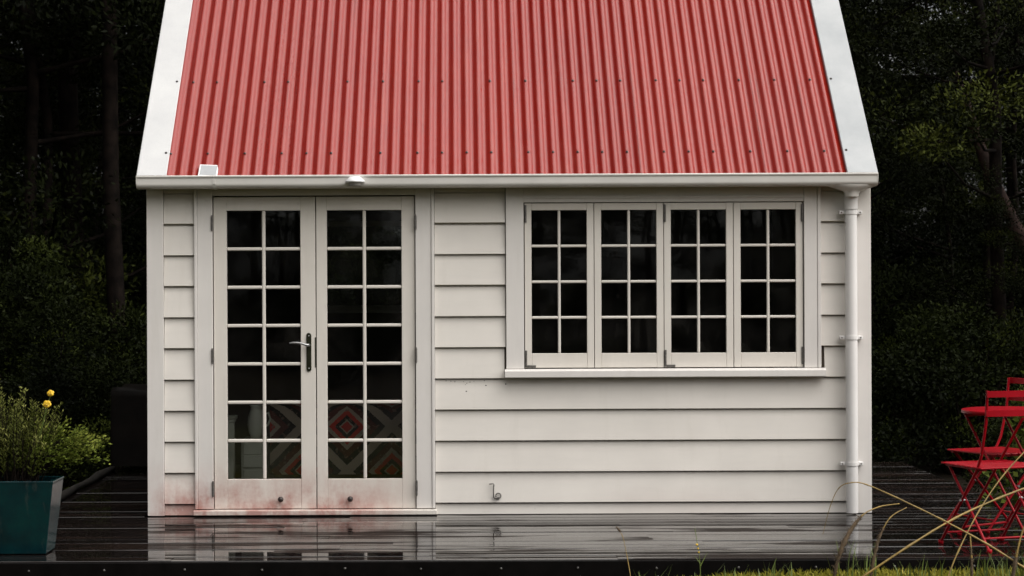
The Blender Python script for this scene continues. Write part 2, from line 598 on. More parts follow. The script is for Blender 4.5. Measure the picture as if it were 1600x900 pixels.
M['teal'] = teal_mat()
M['soil'] = simple('potting_soil', (0.02, 0.014, 0.010), 0.95, var=0.4, scale=40, bump_s=0.5)


# ------------------------------------------------------------------ ground
def ground_z(x, y):
    s = min(max((x + 0.6) / 2.6, 0), 1)
    s = s * s * (3 - 2 * s)
    z = -0.255 + 0.17 * s * (1 if y < 0 else max(0, 1 - y / 3))
    if y > 4:
        z += min(0.05 * (y - 4), 1.2)
    return z


def build_ground():
    xs = sorted(set([round(x, 2) for x in np.concatenate([np.linspace(-6, 8, 57), np.linspace(-40, 40, 33), [-400, -150, 150, 400]])]))
    ys = sorted(set([round(y, 2) for y in np.concatenate([np.linspace(-6, 8, 57), np.linspace(-50, 50, 41), [-400, -150, 150, 400]])]))
    vs = [(x, y, ground_z(x, y)) for y in ys for x in xs]
    n = len(xs)
    fs = [(j * n + i, j * n + i + 1, (j + 1) * n + i + 1, (j + 1) * n + i) for j in range(len(ys) - 1) for i in range(n - 1)]
    o = MB().add(vs, fs, True).build('ground', M['ground'])
    tag(o, kind='structure')


build_ground()

# ------------------------------------------------------------------ deck
DX0, DX1, DY0, DY1 = -2.75, 3.57, -2.03, 3.62
HX0, HX1, HD = -1.952, 2.596, 3.40           # house corners and depth
PITCH = 0.1415


def build_deck():
    mb = MB()
    for x in np.arange(DX0 + 0.1, DX1, 0.45):
        y1 = -0.02 if HX0 - 0.05 < x < HX1 + 0.05 else DY1
        mb.box(x - 0.022, x + 0.022, DY0 + 0.05, y1, -0.17, -0.034)
    mb.box(DX0 + 0.02, DX1 - 0.02, -0.25, -0.2, -0.34, -0.172)
    deck = mb.build('deck', M['black_timber'])
    tag(deck, kind='structure')
    # one board profile, shared: crowned top with three shallow grooves
    W = 0.130
    prof = [(0.0, -0.030), (W, -0.030), (W, -0.002), (W - 0.002, 0.0)]
    for g in (0.092, 0.046):
        prof += [(g + 0.003, 0.0001), (g, -0.0010), (g - 0.003, 0.0001)]
    prof += [(0.007, 0.0), (0.004, -0.0007), (0.0013, -0.0022), (0.0, -0.0045)]
    mesh = MB().extrude_x(prof, 0.0, 1.0).mesh('deck_board', M['deck'])
    rng = random.Random(3)
    rows = int((DY1 - DY0) / PITCH)
    for k in range(rows):
        y = DY0 + PITCH * k
        if y + W < -0.036:
            cuts = [DX0]
            x = DX0 + rng.uniform(0.8, 2.6)
            while x < DX1 - 0.7:
                cuts.append(x)
                x += rng.uniform(1.6, 3.0)
            cuts.append(DX1)
            spans = list(zip(cuts[:-1], cuts[1:]))
        elif y < 0.0 or y > HD + 0.06:
            if y < 0.0:
                spans = [(DX0, HX0 - 0.02), (HX1 + 0.02, DX1)]
            else:
                spans = [(DX0, 0.3), (0.3, DX1)]
        else:
            spans = [(DX0, HX0 - 0.02), (HX1 + 0.02, DX1)]
        for a, b in spans:
            o = link('deck_board', mesh, deck, (a + 0.0003, y, rng.uniform(-0.0020, 0.0020)))
            o.scale = (b - a - 0.0006, 1, 1)
            o.rotation_euler = (R(rng.gauss(0.0, 0.32)), 0, 0)
    # fascia
    fa = MB().box(DX0, DX1, DY0 - 0.034, DY0 - 0.006, -0.24, -0.006, 0.003).build('deck_fascia', M['black_timber'], deck)
    sm = MB().lathe([(0.0001, 0.0035), (0.004, 0.0032), (0.006, 0.0012), (0.0065, -0.002)], 10, M=Matrix.Rotation(R(90), 4, 'X')).mesh('screw', M['old_steel'])
    for i in range(15):
        for dz in ((-0.043, -0.092) if i % 1 == 0 else (-0.043,)):
            link('screw', sm, fa, (-2.27 + 0.415 * i + rng.uniform(-0.012, 0.012), DY0 - 0.0345, dz + rng.uniform(-0.004, 0.004)))
    for (x0, x1) in ((DX0 - 0.03, DX0 - 0.001), (DX1 + 0.001, DX1 + 0.03)):
        MB().box(x0, x1, DY0 - 0.03, DY1, -0.24, -0.008, 0.003).build('deck_fascia', M['black_timber'], deck)
    lg = MB()
    pts = [(DX0 + 0.055 + 0.006 * math.sin(i * 1.7), 0.55 + i * 0.3, 0.024 + 0.003 * math.sin(i * 2.3)) for i in range(9)]
    lg.tube(pts, [0.025 + 0.005 * math.sin(i * 1.3) for i in range(9)], 10)
    tag(lg.build('log_edging', M['log']), 'round weathered log edging lying along the left edge of the deck', 'log edging')


build_deck()

# ------------------------------------------------------------------ cottage
cot = empty('cottage', (0, 0, 0))
tag(cot, 'small white weatherboard cottage with a red corrugated steel roof', 'cottage')

DOOR = (-1.536, -0.268, 0.040, 2.008)
WIN = (0.420, 2.172, 0.918, 1.955)
WALL_TOP = 2.10
T = 0.10


def build_shell():
    mb = MB()
    for (x0, x1, z0, z1) in ((HX0 + 0.03, DOOR[0] - 0.02, 0.0, WALL_TOP), (DOOR[1] + 0.02, WIN[0] - 0.02, 0.0, WALL_TOP), (WIN[1] + 0.02, HX1 - 0.03, 0.0, WALL_TOP),
                             (WIN[0] - 0.02, WIN[1] + 0.02, 0.0, WIN[2] - 0.06), (WIN[0] - 0.02, WIN[1] + 0.02, WIN[3] + 0.02, WALL_TOP), (DOOR[0] - 0.02, DOOR[1] + 0.02, DOOR[3] + 0.02, WALL_TOP)):
        mb.box(x0, x1, 0.0, T, z0, z1)
    fw = mb.build('front_wall', M['interior'], cot)
    # weatherboards, each its own piece
    rng = random.Random(11)
    z_low, pitch = 0.076, 0.1954
    def board(x0, x1, zb, zt):
        # bevel-back board: thick at the bottom, lapped under the one above
        zt2 = zt + 0.024
        d = rng.uniform(-0.0008, 0.0008)
        prof = [(-0.0005, zb), (-0.0005, zt2), (-0.006 + d, zt2), (-0.030 + d, zb + 0.003), (-0.027 + d, zb), (-0.016, zb + 0.010), (-0.010, zb)]
        zs = zt - 0.010
        yb = -0.014 - 0.1052 * (zs - zb)
        prof = [(-0.0005, zb + 0.002), (-0.0005, zt2), (-0.003, zt2), (-0.003, zs + 0.002), (-0.014 + d, zs), (yb + d, zb + 0.002), (yb + 0.002 + d, zb)]
        o = MB().extrude_x(prof[::-1], x0, x1).build('weatherboard', M['board'], fw)
        o.rotation_euler = (0, rng.gauss(0, 0.0003), 0)
    for k in range(-1, 11):
        zb = z_low + pitch * k if k >= 0 else 0.002
        zt = z_low + pitch * (k + 1)
        zt = min(zt, 2.07)
        if zb >= 2.05: continue
        dz = rng.uniform(-0.0012, 0.0012)
        board(-1.846, -1.656, zb + dz, zt + dz)
        if zt <= 0.87:
            board(-0.144, 2.492, zb + dz, zt + dz)
        elif zb < 0.862:
            board(-0.144, 0.292, zb + dz, zt + dz)
            board(2.306, 2.492, zb + dz, zt + dz)
            board(0.2935, 2.3045, zb + dz, 0.840)
        else:
            board(-0.144, 0.300, zb + dz, zt + dz)
            board(2.284, 2.492, zb + dz, zt + dz)
    # other walls: side and rear weatherboarding as one panel each with lapped profile
    side = []
    z = 0.0
    prof = []
    while z < 2.05:
        prof.append((0.030, z)); prof.append((0.006, z + pitch - 0.002)); z += pitch
    for name, sx in (('side_wall', -1), ('side_wall', 1)):
        xw = HX0 + 0.03 if sx < 0 else HX1 - 0.03
        mb = MB()
        n = len(prof)
        vs = []
        for y in (0.05, HD):
            vs += [(xw + sx * p, y, zz) for p, zz in prof]
        mb.add(vs, [((i, i + 1, n + i + 1, n + i) if sx > 0 else (i, n + i, n + i + 1, i + 1)) for i in range(n - 1)])
        # inner face and gable
        mb.box(min(xw, xw - sx * 0.06), max(xw, xw - sx * 0.06), T + 0.001, HD - T - 0.001, 0.0, 2.06)
        xa, xb = sorted((xw, xw + sx * 0.012))
        gv = [(xa, 0.02, 2.061), (xa, HD - 0.02, 2.061), (xa, HD / 2, 2.061 + HD / 2 - 0.02), (xb, 0.02, 2.061), (xb, HD - 0.02, 2.061), (xb, HD / 2, 2.061 + HD / 2 - 0.02)]
        mb.add(gv, [(0, 2, 1), (3, 4, 5), (0, 1, 4, 3), (1, 2, 5, 4), (2, 0, 3, 5)])
        mb.build(name, M['board'], cot)
    # rear wall with a small window opening
    wx0, wx1, wz0, wz1 = -1.10, -0.30, 1.24, 1.95
    mb = MB()
    for (x0, x1, z0, z1) in ((HX0 + 0.03, wx0, 0, 2.06), (wx1, HX1 - 0.03, 0, 2.06), (wx0, wx1, 0, wz0), (wx0, wx1, wz1, 2.06)):
        mb.box(x0, x1, HD - T, HD, z0, z1)
    rw = mb.build('rear_wall', M['interior'], cot)
    fr = MB()
    fr.box(wx0, wx0 + 0.04, HD - 0.07, HD - 0.03, wz0, wz1).box(wx1 - 0.04, wx1, HD - 0.07, HD - 0.03, wz0, wz1)
    fr.box(wx0 + 0.041, wx1 - 0.041, HD - 0.07, HD - 0.03, wz1 - 0.04, wz1).box(wx0 + 0.041, wx1 - 0.041, HD - 0.07, HD - 0.03, wz0 + 0.003, wz0 + 0.04)
    fr.box(wx0 - 0.02, wx1 + 0.02, HD - T - 0.04, HD - T - 0.001, wz0 - 0.02, wz0 + 0.002)
    rf = fr.build('rear_window_frame', M['white_wood'], cot)
    MB().box(wx0 + 0.04, wx1 - 0.04, HD - 0.052, HD - 0.048, wz0 + 0.04, wz1 - 0.04).build('pane', M['glass'], rf)
    # floor and ceiling
    MB().box(HX0 + 0.031, HX1 - 0.031, 0.0, HD, -0.06, 0.0).box(HX0 + 0.092, HX1 - 0.092, T + 0.002, HD - T - 0.002, 0.002, 0.02).build('floor', M['interior'], cot)
    MB().box(HX0 + 0.092, HX1 - 0.092, T + 0.002, HD - T - 0.002, 2.02, 2.055).build('ceiling', M['interior'], cot)
    # corner boards
    for (x0, x1) in ((HX0, -1.848), (2.494, HX1)):
        MB().box(x0, x1, -0.042, -0.0005, 0.002, 2.07, 0.002).build('corner_board', M['trim'], cot)
        xs = (HX0, HX0 + 0.029) if x0 < 0 else (HX1 - 0.029, HX1)
        MB().box(xs[0], xs[1], 0.0, 0.09, 0.002, 2.07, 0.002).build('corner_board', M['trim'], cot)
    # fascia and soffit
    MB().box(HX0 + 0.01, HX1 - 0.01, -0.078, -0.06, 2.072, 2.16).build('eave_fascia', M['trim'], cot)
    MB().box(HX0 + 0.01, HX1 - 0.01, -0.06, 0.10, 2.0725, 2.084).build('soffit', M['trim'], cot)


build_shell()


def L_screw(parent, mat, loc, r=0.004, axis='X'):
    pass


def build_doors():
    # architraves with outer bead
    for (x0, x1, bead) in ((-1.654, -1.540, -1.654), (-0.264, -0.146, -0.146)):
        if bead == x0:
            MB().box(x0 + 0.020, x1, -0.040, 0.02, 0.043, 2.068, 0.002).build('architrave', M['trim'], cot)
            MB().box(x0, x0 + 0.019, -0.047, 0.0, 0.043, 2.068, 0.003).build('architrave_bead', M['trim'], cot)
        else:
            MB().box(x0, x1 - 0.020, -0.040, 0.02, 0.043, 2.068, 0.002).build('architrave', M['trim'], cot)
            MB().box(x1 - 0.019, x1, -0.047, 0.0, 0.043, 2.068, 0.003).build('architrave_bead', M['trim'], cot)
    MB().box(-1.5395, -0.2645, -0.036, 0.02, 2.012, 2.068, 0.002).build('door_head', M['trim'], cot)
    # jambs behind
    MB().box(-1.556, -1.5405, 0.0205, T, 0.04, 2.02).build('door_jamb', M['trim'], cot)
    MB().box(-0.2635, -0.248, 0.0205, T, 0.04, 2.02).build('door_jamb', M['trim'], cot)
    MB().box(-1.664, -0.134, -0.075, 0.06, 0.006, 0.0375, 0.004).build('door_sill', M['joinery'], cot)
    hm = MB().tube([(0, 0, -0.042), (0, 0, 0.042)], 0.0075, 8).tube([(0, 0, -0.049), (0, 0, -0.043)], 0.0055, 8).tube([(0, 0, 0.043), (0, 0, 0.049)], 0.0055, 8).mesh('hinge', M['steel'])
    stop = MB().lathe([(0.0001, 0.05), (0.011, 0.049), (0.017, 0.042), (0.0185, 0.03), (0.015, 0.016), (0.010, 0.008), (0.013, 0.0)], 12, M=Matrix.Rotation(R(90), 4, 'X')).mesh('door_stop', M['rubber'])
    rng = random.Random(5)
    zt, zb = 1.918, 0.228
    for (x0, x1, gx0, gx1, hx, sx) in ((-1.5345, -0.8945, -1.452, -0.988, -1.541, -1.116), (-0.8885, -0.2695, -0.822, -0.352, -0.263, -0.680)):
        Y0, Y1 = -0.020, 0.022
        mb = MB()
        mb.box(x0, gx0, Y0, Y1, 0.042, 2.004, 0.002)
        mb.box(gx1, x1, Y0, Y1, 0.042, 2.004, 0.002)
        mb.box(gx0 + 0.0005, gx1 - 0.0005, Y0 + 0.0006, Y1, zt, 2.0035, 0.002)
        mb.box(gx0 + 0.0005, gx1 - 0.0005, Y0 + 0.0006, Y1, 0.0425, zb, 0.002)
        leaf = mb.build('french_door', M['joinery'], cot)
        gm = (gx0 + gx1) / 2
        MB().box(gm - 0.0105, gm + 0.0105, -0.014, 0.012, zb + 0.001, zt - 0.001, 0.005).build('muntin', M['joinery'], leaf)
        ph = (zt - zb) / 7
        bar = {}
        for i in range(1, 7):
            for (a, b) in ((gx0 + 0.001, gm - 0.0103), (gm + 0.0103, gx1 - 0.001)):
                z = zb + ph * i
                MB().box(a, b, -0.0135, 0.0115, z - 0.0105, z + 0.0105, 0.005).build('muntin', M['joinery'], leaf)
        for i in range(7):
            for (a, b) in ((gx0, gm), (gm, gx1)):
                o = MB().box(-(b - a) / 2 + 0.001, (b - a) / 2 - 0.001, -0.0015, 0.0015, -ph / 2 + 0.001, ph / 2 - 0.001).build('pane', M['glass'], leaf, ((a + b) / 2, 0.0045, zb + ph * (i + 0.5)))
                o.rotation_euler = (R(rng.uniform(-0.25, 0.25)), 0, R(rng.uniform(-0.5, 0.5)))
        for z in (0.170, 1.005, 1.84):
            link('hinge', hm, leaf, (hx, -0.043, z))
        link('door_stop', stop, leaf, (sx, Y0, 0.104))
        if x0 < -1.0:
            # lever handle on a long back plate
            hx0, z0, z1 = -0.937, 0.905, 1.148
            pl = MB()
            n = 10
            out = []
            for k in range(n + 1):
                a = math.pi * k / n
                out.append((hx0 + 0.0155 * math.cos(a), z1 - 0.0155 + 0.0155 * math.sin(a)))
            for k in range(n + 1):
                a = math.pi + math.pi * k / n
                out.append((hx0 + 0.0155 * math.cos(a), z0 + 0.0155 + 0.0155 * math.sin(a)))
            m = len(out)
            vs = [(x, -0.0205, z) for x, z in out] + [(hx0 + (x - hx0) * 1.0, -0.026, z) for x, z in out] + [(hx0 + (x - hx0) * 0.8, -0.029, hz) for (x, z) in out for hz in [z + (0.003 if z < 1.02 else -0.003)]]
            fs = [(i, (i + 1) % m, m + (i + 1) % m, m + i) for i in range(m)] + [(m + i, m + (i + 1) % m, 2 * m + (i + 1) % m, 2 * m + i) for i in range(m)] + [tuple(range(2 * m, 3 * m))]
            pl.add(vs, fs)
            pl.build('handle_plate', M['bronze'], leaf)
            lv = MB()
            lv.tube([(hx0, -0.028, 1.072), (hx0, -0.065, 1.072)], 0.0095, 10)
            lv.tube([(hx0, -0.062, 1.071), (hx0 - 0.018, -0.066, 1.074), (hx0 - 0.04, -0.066, 1.082), (hx0 - 0.07, -0.064, 1.087), (hx0 - 0.10, -0.062, 1.087), (hx0 - 0.118, -0.060, 1.084)], [0.0095, 0.0088, 0.0075, 0.0068, 0.0062, 0.005], 10)
            lv.build('door_handle', M['pale_steel'], leaf)
            for z in (0.924, 1.129):
                MB().lathe([(0.0001, 0.002), (0.0035, 0.0015), (0.0042, 0.0)], 8, at=(hx0, -0.029, z), M=Matrix.Rotation(R(90), 4, 'X')).build('screw', M['pale_steel'], leaf)
            MB().box(x1 - 0.004, x1 + 0.004, -0.0225, -0.0205, 0.93, 1.12).build('edge_plate', M['bronze'], leaf)


build_doors()


def build_window():
    x0, x1, z0, z1 = WIN
    MB().box(0.304, x0 - 0.0045, -0.046, 0.02, 0.9165, 2.068, 0.002).build('window_jamb', M['trim'], cot)
    MB().box(x1 + 0.0045, 2.258, -0.046, 0.02, 0.9165, 2.068, 0.002).build('window_jamb', M['trim'], cot)
    MB().box(2.259, 2.2815, -0.050, 0.0, 0.9165, 2.068, 0.003).build('window_bead', M['trim'], cot)
    MB().box(x0 - 0.004, x1 + 0.004, -0.040, 0.02, z1 + 0.006, 2.068, 0.002).build('window_head', M['trim'], cot)
    MB().box(x0 - 0.004, x1 + 0.004, -0.046, -0.0405, z1 + 0.03, z1 + 0.045, 0.001).build('window_head_bead', M['trim'], cot)
    sill = [(0.02, 0.862), (0.02, 0.9145), (-0.052, 0.9145), (-0.085, 0.906), (-0.088, 0.902), (-0.088, 0.866), (-0.085, 0.862)]
    MB().extrude_x(sill, 0.294, 2.304).build('window_sill', M['trim'], cot)
    rng = random.Random(9)
    wS = (x1 - x0) / 4
    gzb, gzt = 1.012, 1.912
    strap = MB().box(-0.007, 0.007, -0.0055, 0.0, -0.055, 0.055, 0.001).tube([(0, -0.004, -0.055), (0, -0.004, 0.055)], 0.0055, 8).mesh('hinge', M['steel'])
    foot = MB().box(-0.007, 0.007, -0.0055, 0.0, 0.0, 0.105, 0.001).tube([(0, -0.004, 0.0), (0, -0.004, 0.075)], 0.0055, 8).box(0.0075, 0.062, -0.005, 0.0, -0.003, 0.012, 0.001).mesh('hinge', M['steel'])
    for i in range(4):
        a, b = x0 + wS * i + 0.002, x0 + wS * (i + 1) - 0.002
        g0, g1 = a + 0.043, b - 0.043
        Y0, Y1 = -0.030, 0.012
        mb = MB()
        mb.box(a, g0, Y0, Y1, z0 + 0.003, z1 + 0.001, 0.002)
        mb.box(g1, b, Y0, Y1, z0 + 0.003, z1 + 0.001, 0.002)
        mb.box(g0 + 0.0005, g1 - 0.0005, Y0 + 0.0006, Y1, gzt, z1 + 0.0005, 0.002)
        mb.box(g0 + 0.0005, g1 - 0.0005, Y0 + 0.0006, Y1, z0 + 0.0035, gzb, 0.002)
        s = mb.build('window_sash', M['joinery'], cot)
        gm = (g0 + g1) / 2
        ph = (gzt - gzb) / 4
        MB().box(gm - 0.0085, gm + 0.0085, -0.024, 0.002, gzb + 0.001, gzt - 0.001, 0.0045).build('muntin', M['joinery'], s)
        for k in range(1, 4):
            for (p, q) in ((g0 + 0.001, gm - 0.0083), (gm + 0.0083, g1 - 0.001)):
                z = gzb + ph * k
                MB().box(p, q, -0.0235, 0.0015, z - 0.0085, z + 0.0085, 0.0045).build('muntin', M['joinery'], s)
        for k in range(4):
            for (p, q) in ((g0, gm), (gm, g1)):
                o = MB().box(-(q - p) / 2 + 0.001, (q - p) / 2 - 0.001, -0.0015, 0.0015, -ph / 2 + 0.001, ph / 2 - 0.001).build('pane', M['glass'], s, ((p + q) / 2, -0.006, gzb + ph * (k + 0.5)))
                o.rotation_euler = (R(rng.uniform(-0.25, 0.25)), 0, R(rng.uniform(-0.5, 0.5)))
        if i in (0, 2):
            link('hinge', strap, s, (a + 0.006, Y0 - 0.0005, 1.89))
            link('hinge', foot, s, (a + 0.006, Y0 - 0.0005, z0 + 0.008))
        if i == 3:
            link('hinge', strap, s, (b - 0.004, Y0 - 0.0005, 1.89))
            link('hinge', strap, s, (b - 0.004, Y0 - 0.0005, z0 + 0.075))


build_window()


def build_eave():
    GX0, GX1 = -1.987, 2.607
    # quad gutter: rolled top lip, flat front, rounded heel; open trough
    outer = [(-0.080, 2.128), (-0.080, 2.052)]
    for k in range(7):
        a = R(-90 - 90 * k / 6)
        outer.append((-0.172 + 0.030 * math.cos(a), 2.079 + 0.027 * math.sin(a)))
    outer += [(-0.203, 2.112), (-0.206, 2.116)]
    for k in range(5):
        a = R(-150 - 60 * k)
        outer.append((-0.204 + 0.0065 * math.cos(a), 2.1245 + 0.0065 * math.sin(a)))
    inner = [(-0.196, 2.118), (-0.198, 2.08), (-0.19, 2.062), (-0.17, 2.055), (-0.083, 2.055), (-0.083, 2.128)]
    prof = outer + inner
    joint = (0, 0)
    gl = None
    for (a, b) in ((GX0, -1.508), (-1.506, GX1)):
        mb = MB().extrude_x(prof[::-1], a, b, cap=True)
        g = mb.build('gutter', M['gutter'], cot)
        gl = g
        if a == GX0:
            MB().extrude_x([(y * 1.0, z) for y, z in ([(-0.0795, 2.129), (-0.0795, 2.051), (-0.15, 2.050), (-0.19, 2.058), (-0.2045, 2.08), (-0.2065, 2.13)])][::-1], GX0 - 0.004, GX0 - 0.0005).build('end_cap', M['gutter'], g)
            MB().extrude_x([(-0.0790, 2.048), (-0.16, 2.0478), (-0.192, 2.055), (-0.2055, 2.078), (-0.2070, 2.110), (-0.2036, 2.110), (-0.2024, 2.079), (-0.190, 2.0585), (-0.16, 2.0515), (-0.0790, 2.0515)], -1.516, -1.498).build('joiner', M['gutter'], g)
        else:
            MB().extrude_x([(y * 1.0, z) for y, z in ([(-0.0795, 2.129), (-0.0795, 2.051), (-0.15, 2.050), (-0.19, 2.058), (-0.2045, 2.08), (-0.2065, 2.13)])][::-1], GX1 + 0.0005, GX1 + 0.004).build('end_cap', M['gutter'], g)
            # dropper outlet: trumpet that swells from the trough into the pipe
            mb = MB()
            cx, cy = 2.462, -0.125
            rows = []
            for (z, rx, ry) in ((2.060, 0.165, 0.078), (2.050, 0.150, 0.076), (2.040, 0.120, 0.070), (2.030, 0.085, 0.060), (2.020, 0.058, 0.050), (2.008, 0.044, 0.044), (1.985, 0.041, 0.041)):
                rows.append([(cx + rx * math.cos(2 * math.pi * k / 24), cy + ry * math.sin(2 * math.pi * k / 24), z) for k in range(24)])
            vs = [p for r in rows for p in r]
            mb.add(vs, [(i * 24 + k, (i + 1) * 24 + k, (i + 1) * 24 + (k + 1) % 24, i * 24 + (k + 1) % 24) for i in range(len(rows) - 1) for k in range(24)], True)
            mb.build('outlet', M['gutter'], g)
    # downpipe
    px, py, pr = 2.462, -0.088, 0.0375
    pts = [(px, -0.125, 2.02), (px, -0.118, 1.98), (px, -0.100, 1.955), (px, py, 1.93)]
    mb = MB().tube([(px, py, 0.010), (px, py, 1.955)], pr, 24)
    dp = mb.build('downpipe', M['pipe'], cot)
    MB().tube([(px, py - 0.004, 1.91), (px, py - 0.010, 2.00), (px, -0.125, 2.03)], [pr + 0.0035, pr + 0.0035, pr + 0.006], 24).build('pipe_socket', M['pipe'], dp)
    for z in (1.888, 1.105, 0.316):
        c = MB()
        vs = []
        n = 14
        for zz in (z - 0.011, z + 0.011):
            for rr in (pr + 0.0005, pr + 0.004):
                vs += [(px + rr * math.cos(R(180 + 180 * k / n)), py - 0.0 + rr * math.sin(R(180 + 180 * k / n)), zz) for k in range(n + 1)]
        q = n + 1
        fs = []
        for k in range(n):
            fs += [(q + k, q + k + 1, 3 * q + k + 1, 3 * q + k), (k, 2 * q + k, 2 * q + k + 1, k + 1), (k, k + 1, q + k + 1, q + k), (2 * q + k, 3 * q + k, 3 * q + k + 1, 2 * q + k + 1)]
        c.add(vs, fs, False)
        for s in (-1, 1):
            xa, xb = sorted((px + s * (pr + 0.0005), px + s * (pr + 0.034)))
            c.box(xa, xb, -0.088, -0.045, z - 0.011, z + 0.011, 0.003)
        cl = c.build('pipe_clip', M['pipe'], dp)
        for s in (-1, 1):
            MB().lathe([(0.0001, 0.002), (0.004, 0.0015), (0.005, 0.0)], 8, at=(px + s * (pr + 0.021), -0.0882, z), M=Matrix.Rotation(R(90), 4, 'X')).build('screw', M['steel'], dp)


build_eave()


def build_roof():
    EY, EZ = -0.172, 2.118            # trough line of the sheets at the eave
    RY = HD / 2
    L = RY - EY
    RZ = EZ + L
    nrm = Vector((0, -1, 1)).normalized()
    CP, CA = 0.0774, 0.0105
    def prof_z(x):
        c = math.cos(2 * math.pi * (x - HX0) / CP)
        return CA * (math.tanh(0.9 * c) / math.tanh(0.9) + 1)
    laps = [-1.93, -1.254, -0.492, 0.356, 1.118, 1.880, 2.57]
    laps = [HX0 + CP * round((v - HX0) / CP) for v in laps]
    screw = MB().lathe([(0.0001, 0.0075), (0.0042, 0.0072), (0.005, 0.003), (0.0085, 0.0022), (0.009, 0.0)], 8, M=Vector((0, 0, 1)).rotation_difference(nrm).to_matrix().to_4x4()).mesh('screw', M['rubber'])
    rng = random.Random(21)
    sheets = []
    for s in range(6):
        xa, xb = laps[s], laps[s + 1] + CP * 0.62
        n = int((xb - xa) / CP * 10)
        rows = 7
        mb = MB()
        lift = 0.0016
        ph = [rng.uniform(0, 6) for _ in range(3)]
        vs = []
        for j in range(rows):
            v = j / (rows - 1)
            for i in range(n + 1):
                x = xa + (xb - xa) * i / n
                e = lift * (1 - i / n) + 0.0012 * math.sin(v * 5 + ph[0]) * math.sin(x * 4 + ph[1])
                # free edge of the lap curls up a little
                if i > n - 5: e += (0.0030 + 0.0020 * math.sin(v * 7 + ph[2])) * (i - n + 5) / 5
                h = prof_z(x) + e
                p = Vector((x, EY + L * v, EZ + L * v)) + nrm * h
                vs.append(p)
        fs = [(j * (n + 1) + i, j * (n + 1) + i + 1, (j + 1) * (n + 1) + i + 1, (j + 1) * (n + 1) + i) for j in range(rows - 1) for i in range(n)]
        mb.add(vs, fs, True)
        o = mb.build('roof_sheet', M['roof'], cot)
        sheets.append((xa, laps[s + 1], o))
    # screws on crests
    row1 = [274, 333, 392, 450, 489, 526, 586, 644, 684, 723, 761, 820, 859, 897, 936, 975, 1034, 1073, 1113, 1172, 1230, 1289]
    row2 = [295, 350, 406, 461, 536, 593, 649, 686, 759, 815, 889, 926, 963, 1019, 1056, 1095, 1149, 1205, 1261]
    for row, d in ((row1, 0.142), (row2, 0.640)):
        dist = -CAM_Y + EY + d
        for pxl in row:
            x = (pxl - 715) * dist / F_PX
            x = HX0 + CP * round((x - HX0) / CP)
            for (a, b, o) in sheets:
                if a - 1e-4 <= x < b - 1e-4:
                    p = Vector((x, EY + d, EZ + d)) + nrm * (2 * CA + 0.0012)
                    link('screw', screw, o, p + nrm * 0.001)
                    break
    # rear slope
    mb = MB()
    n = int((HX1 - HX0) / CP * 6)
    vs = []
    for v in (0, 1):
        for i in range(n + 1):
            x = HX0 + (HX1 - HX0) * i / n
            vs.append(Vector((x, HD - EY - L * v, EZ + L * v)) + Vector((0, 1, 1)).normalized() * prof_z(x))
    mb.add(vs, [(i, n + 1 + i, n + 2 + i, i + 1) for i in range(n)], True)
    mb.build('roof_sheet', M['roof'], cot)
    # ridge cap
    rc = MB()
    h = 0.03
    rc.add([(HX0, RY - 0.15, RZ - 0.15 + 2 * h), (HX1, RY - 0.15, RZ - 0.15 + 2 * h), (HX1, RY, RZ + 2 * h), (HX0, RY, RZ + 2 * h), (HX1, RY + 0.15, RZ - 0.15 + 2 * h), (HX0, RY + 0.15, RZ - 0.15 + 2 * h),
            (HX0, RY - 0.15, RZ - 0.16 + 2 * h), (HX1, RY - 0.15, RZ - 0.16 + 2 * h)], [(0, 1, 2, 3), (3, 2, 4, 5), (6, 7, 1, 0)])
    rc.build('ridge_cap', M['roof'], cot)
    # barge flashings: folded steel lying over the sheet edge, turned down outside and inside
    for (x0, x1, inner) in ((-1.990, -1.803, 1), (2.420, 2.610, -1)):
        for (sy, ey) in ((EY - 0.006, 1), (HD - EY + 0.006, -1)):
            mb = MB()
            nn = Vector((0, -ey, 1)).normalized()
            xi = x1 if inner > 0 else x0
            xo = x0 if inner > 0 else x1
            s = 1 if inner > 0 else -1
            # section (x, height over sheet plane) from outer drip to inner turn-down
            sec = [(xo - s * 0.006, -0.075), (xo, -0.068), (xo, 0.026), (xo + s * 0.004, 0.030), (xi - s * 0.004, 0.030), (xi, 0.026), (xi, 0.004)]
            vs = []
            LL = RY - (EY - 0.006)
            for v in (0.0, 1.0):
                for (x, hh) in sec:
                    yy = 0.0 if ey > 0 else HD
                    base = Vector((x, sy + ey * LL * v, EZ - 0.006 + LL * v))
                    vs.append(base + nn * hh)
            m = len(sec)
            mb.add(vs, [((k, k + 1, m + k + 1, m + k) if (s * ey > 0) else (k, m + k, m + k + 1, k + 1)) for k in range(m - 1)])
            b = mb.build('barge_flashing', M['barge' if inner > 0 else 'barge_grey'], cot)
            if ey > 0:
                for d in (0.142, 0.640):
                    link('screw', screw, b, Vector((xi - s * 0.022, EY + d, EZ + d)) + nn * 0.030)


build_roof()


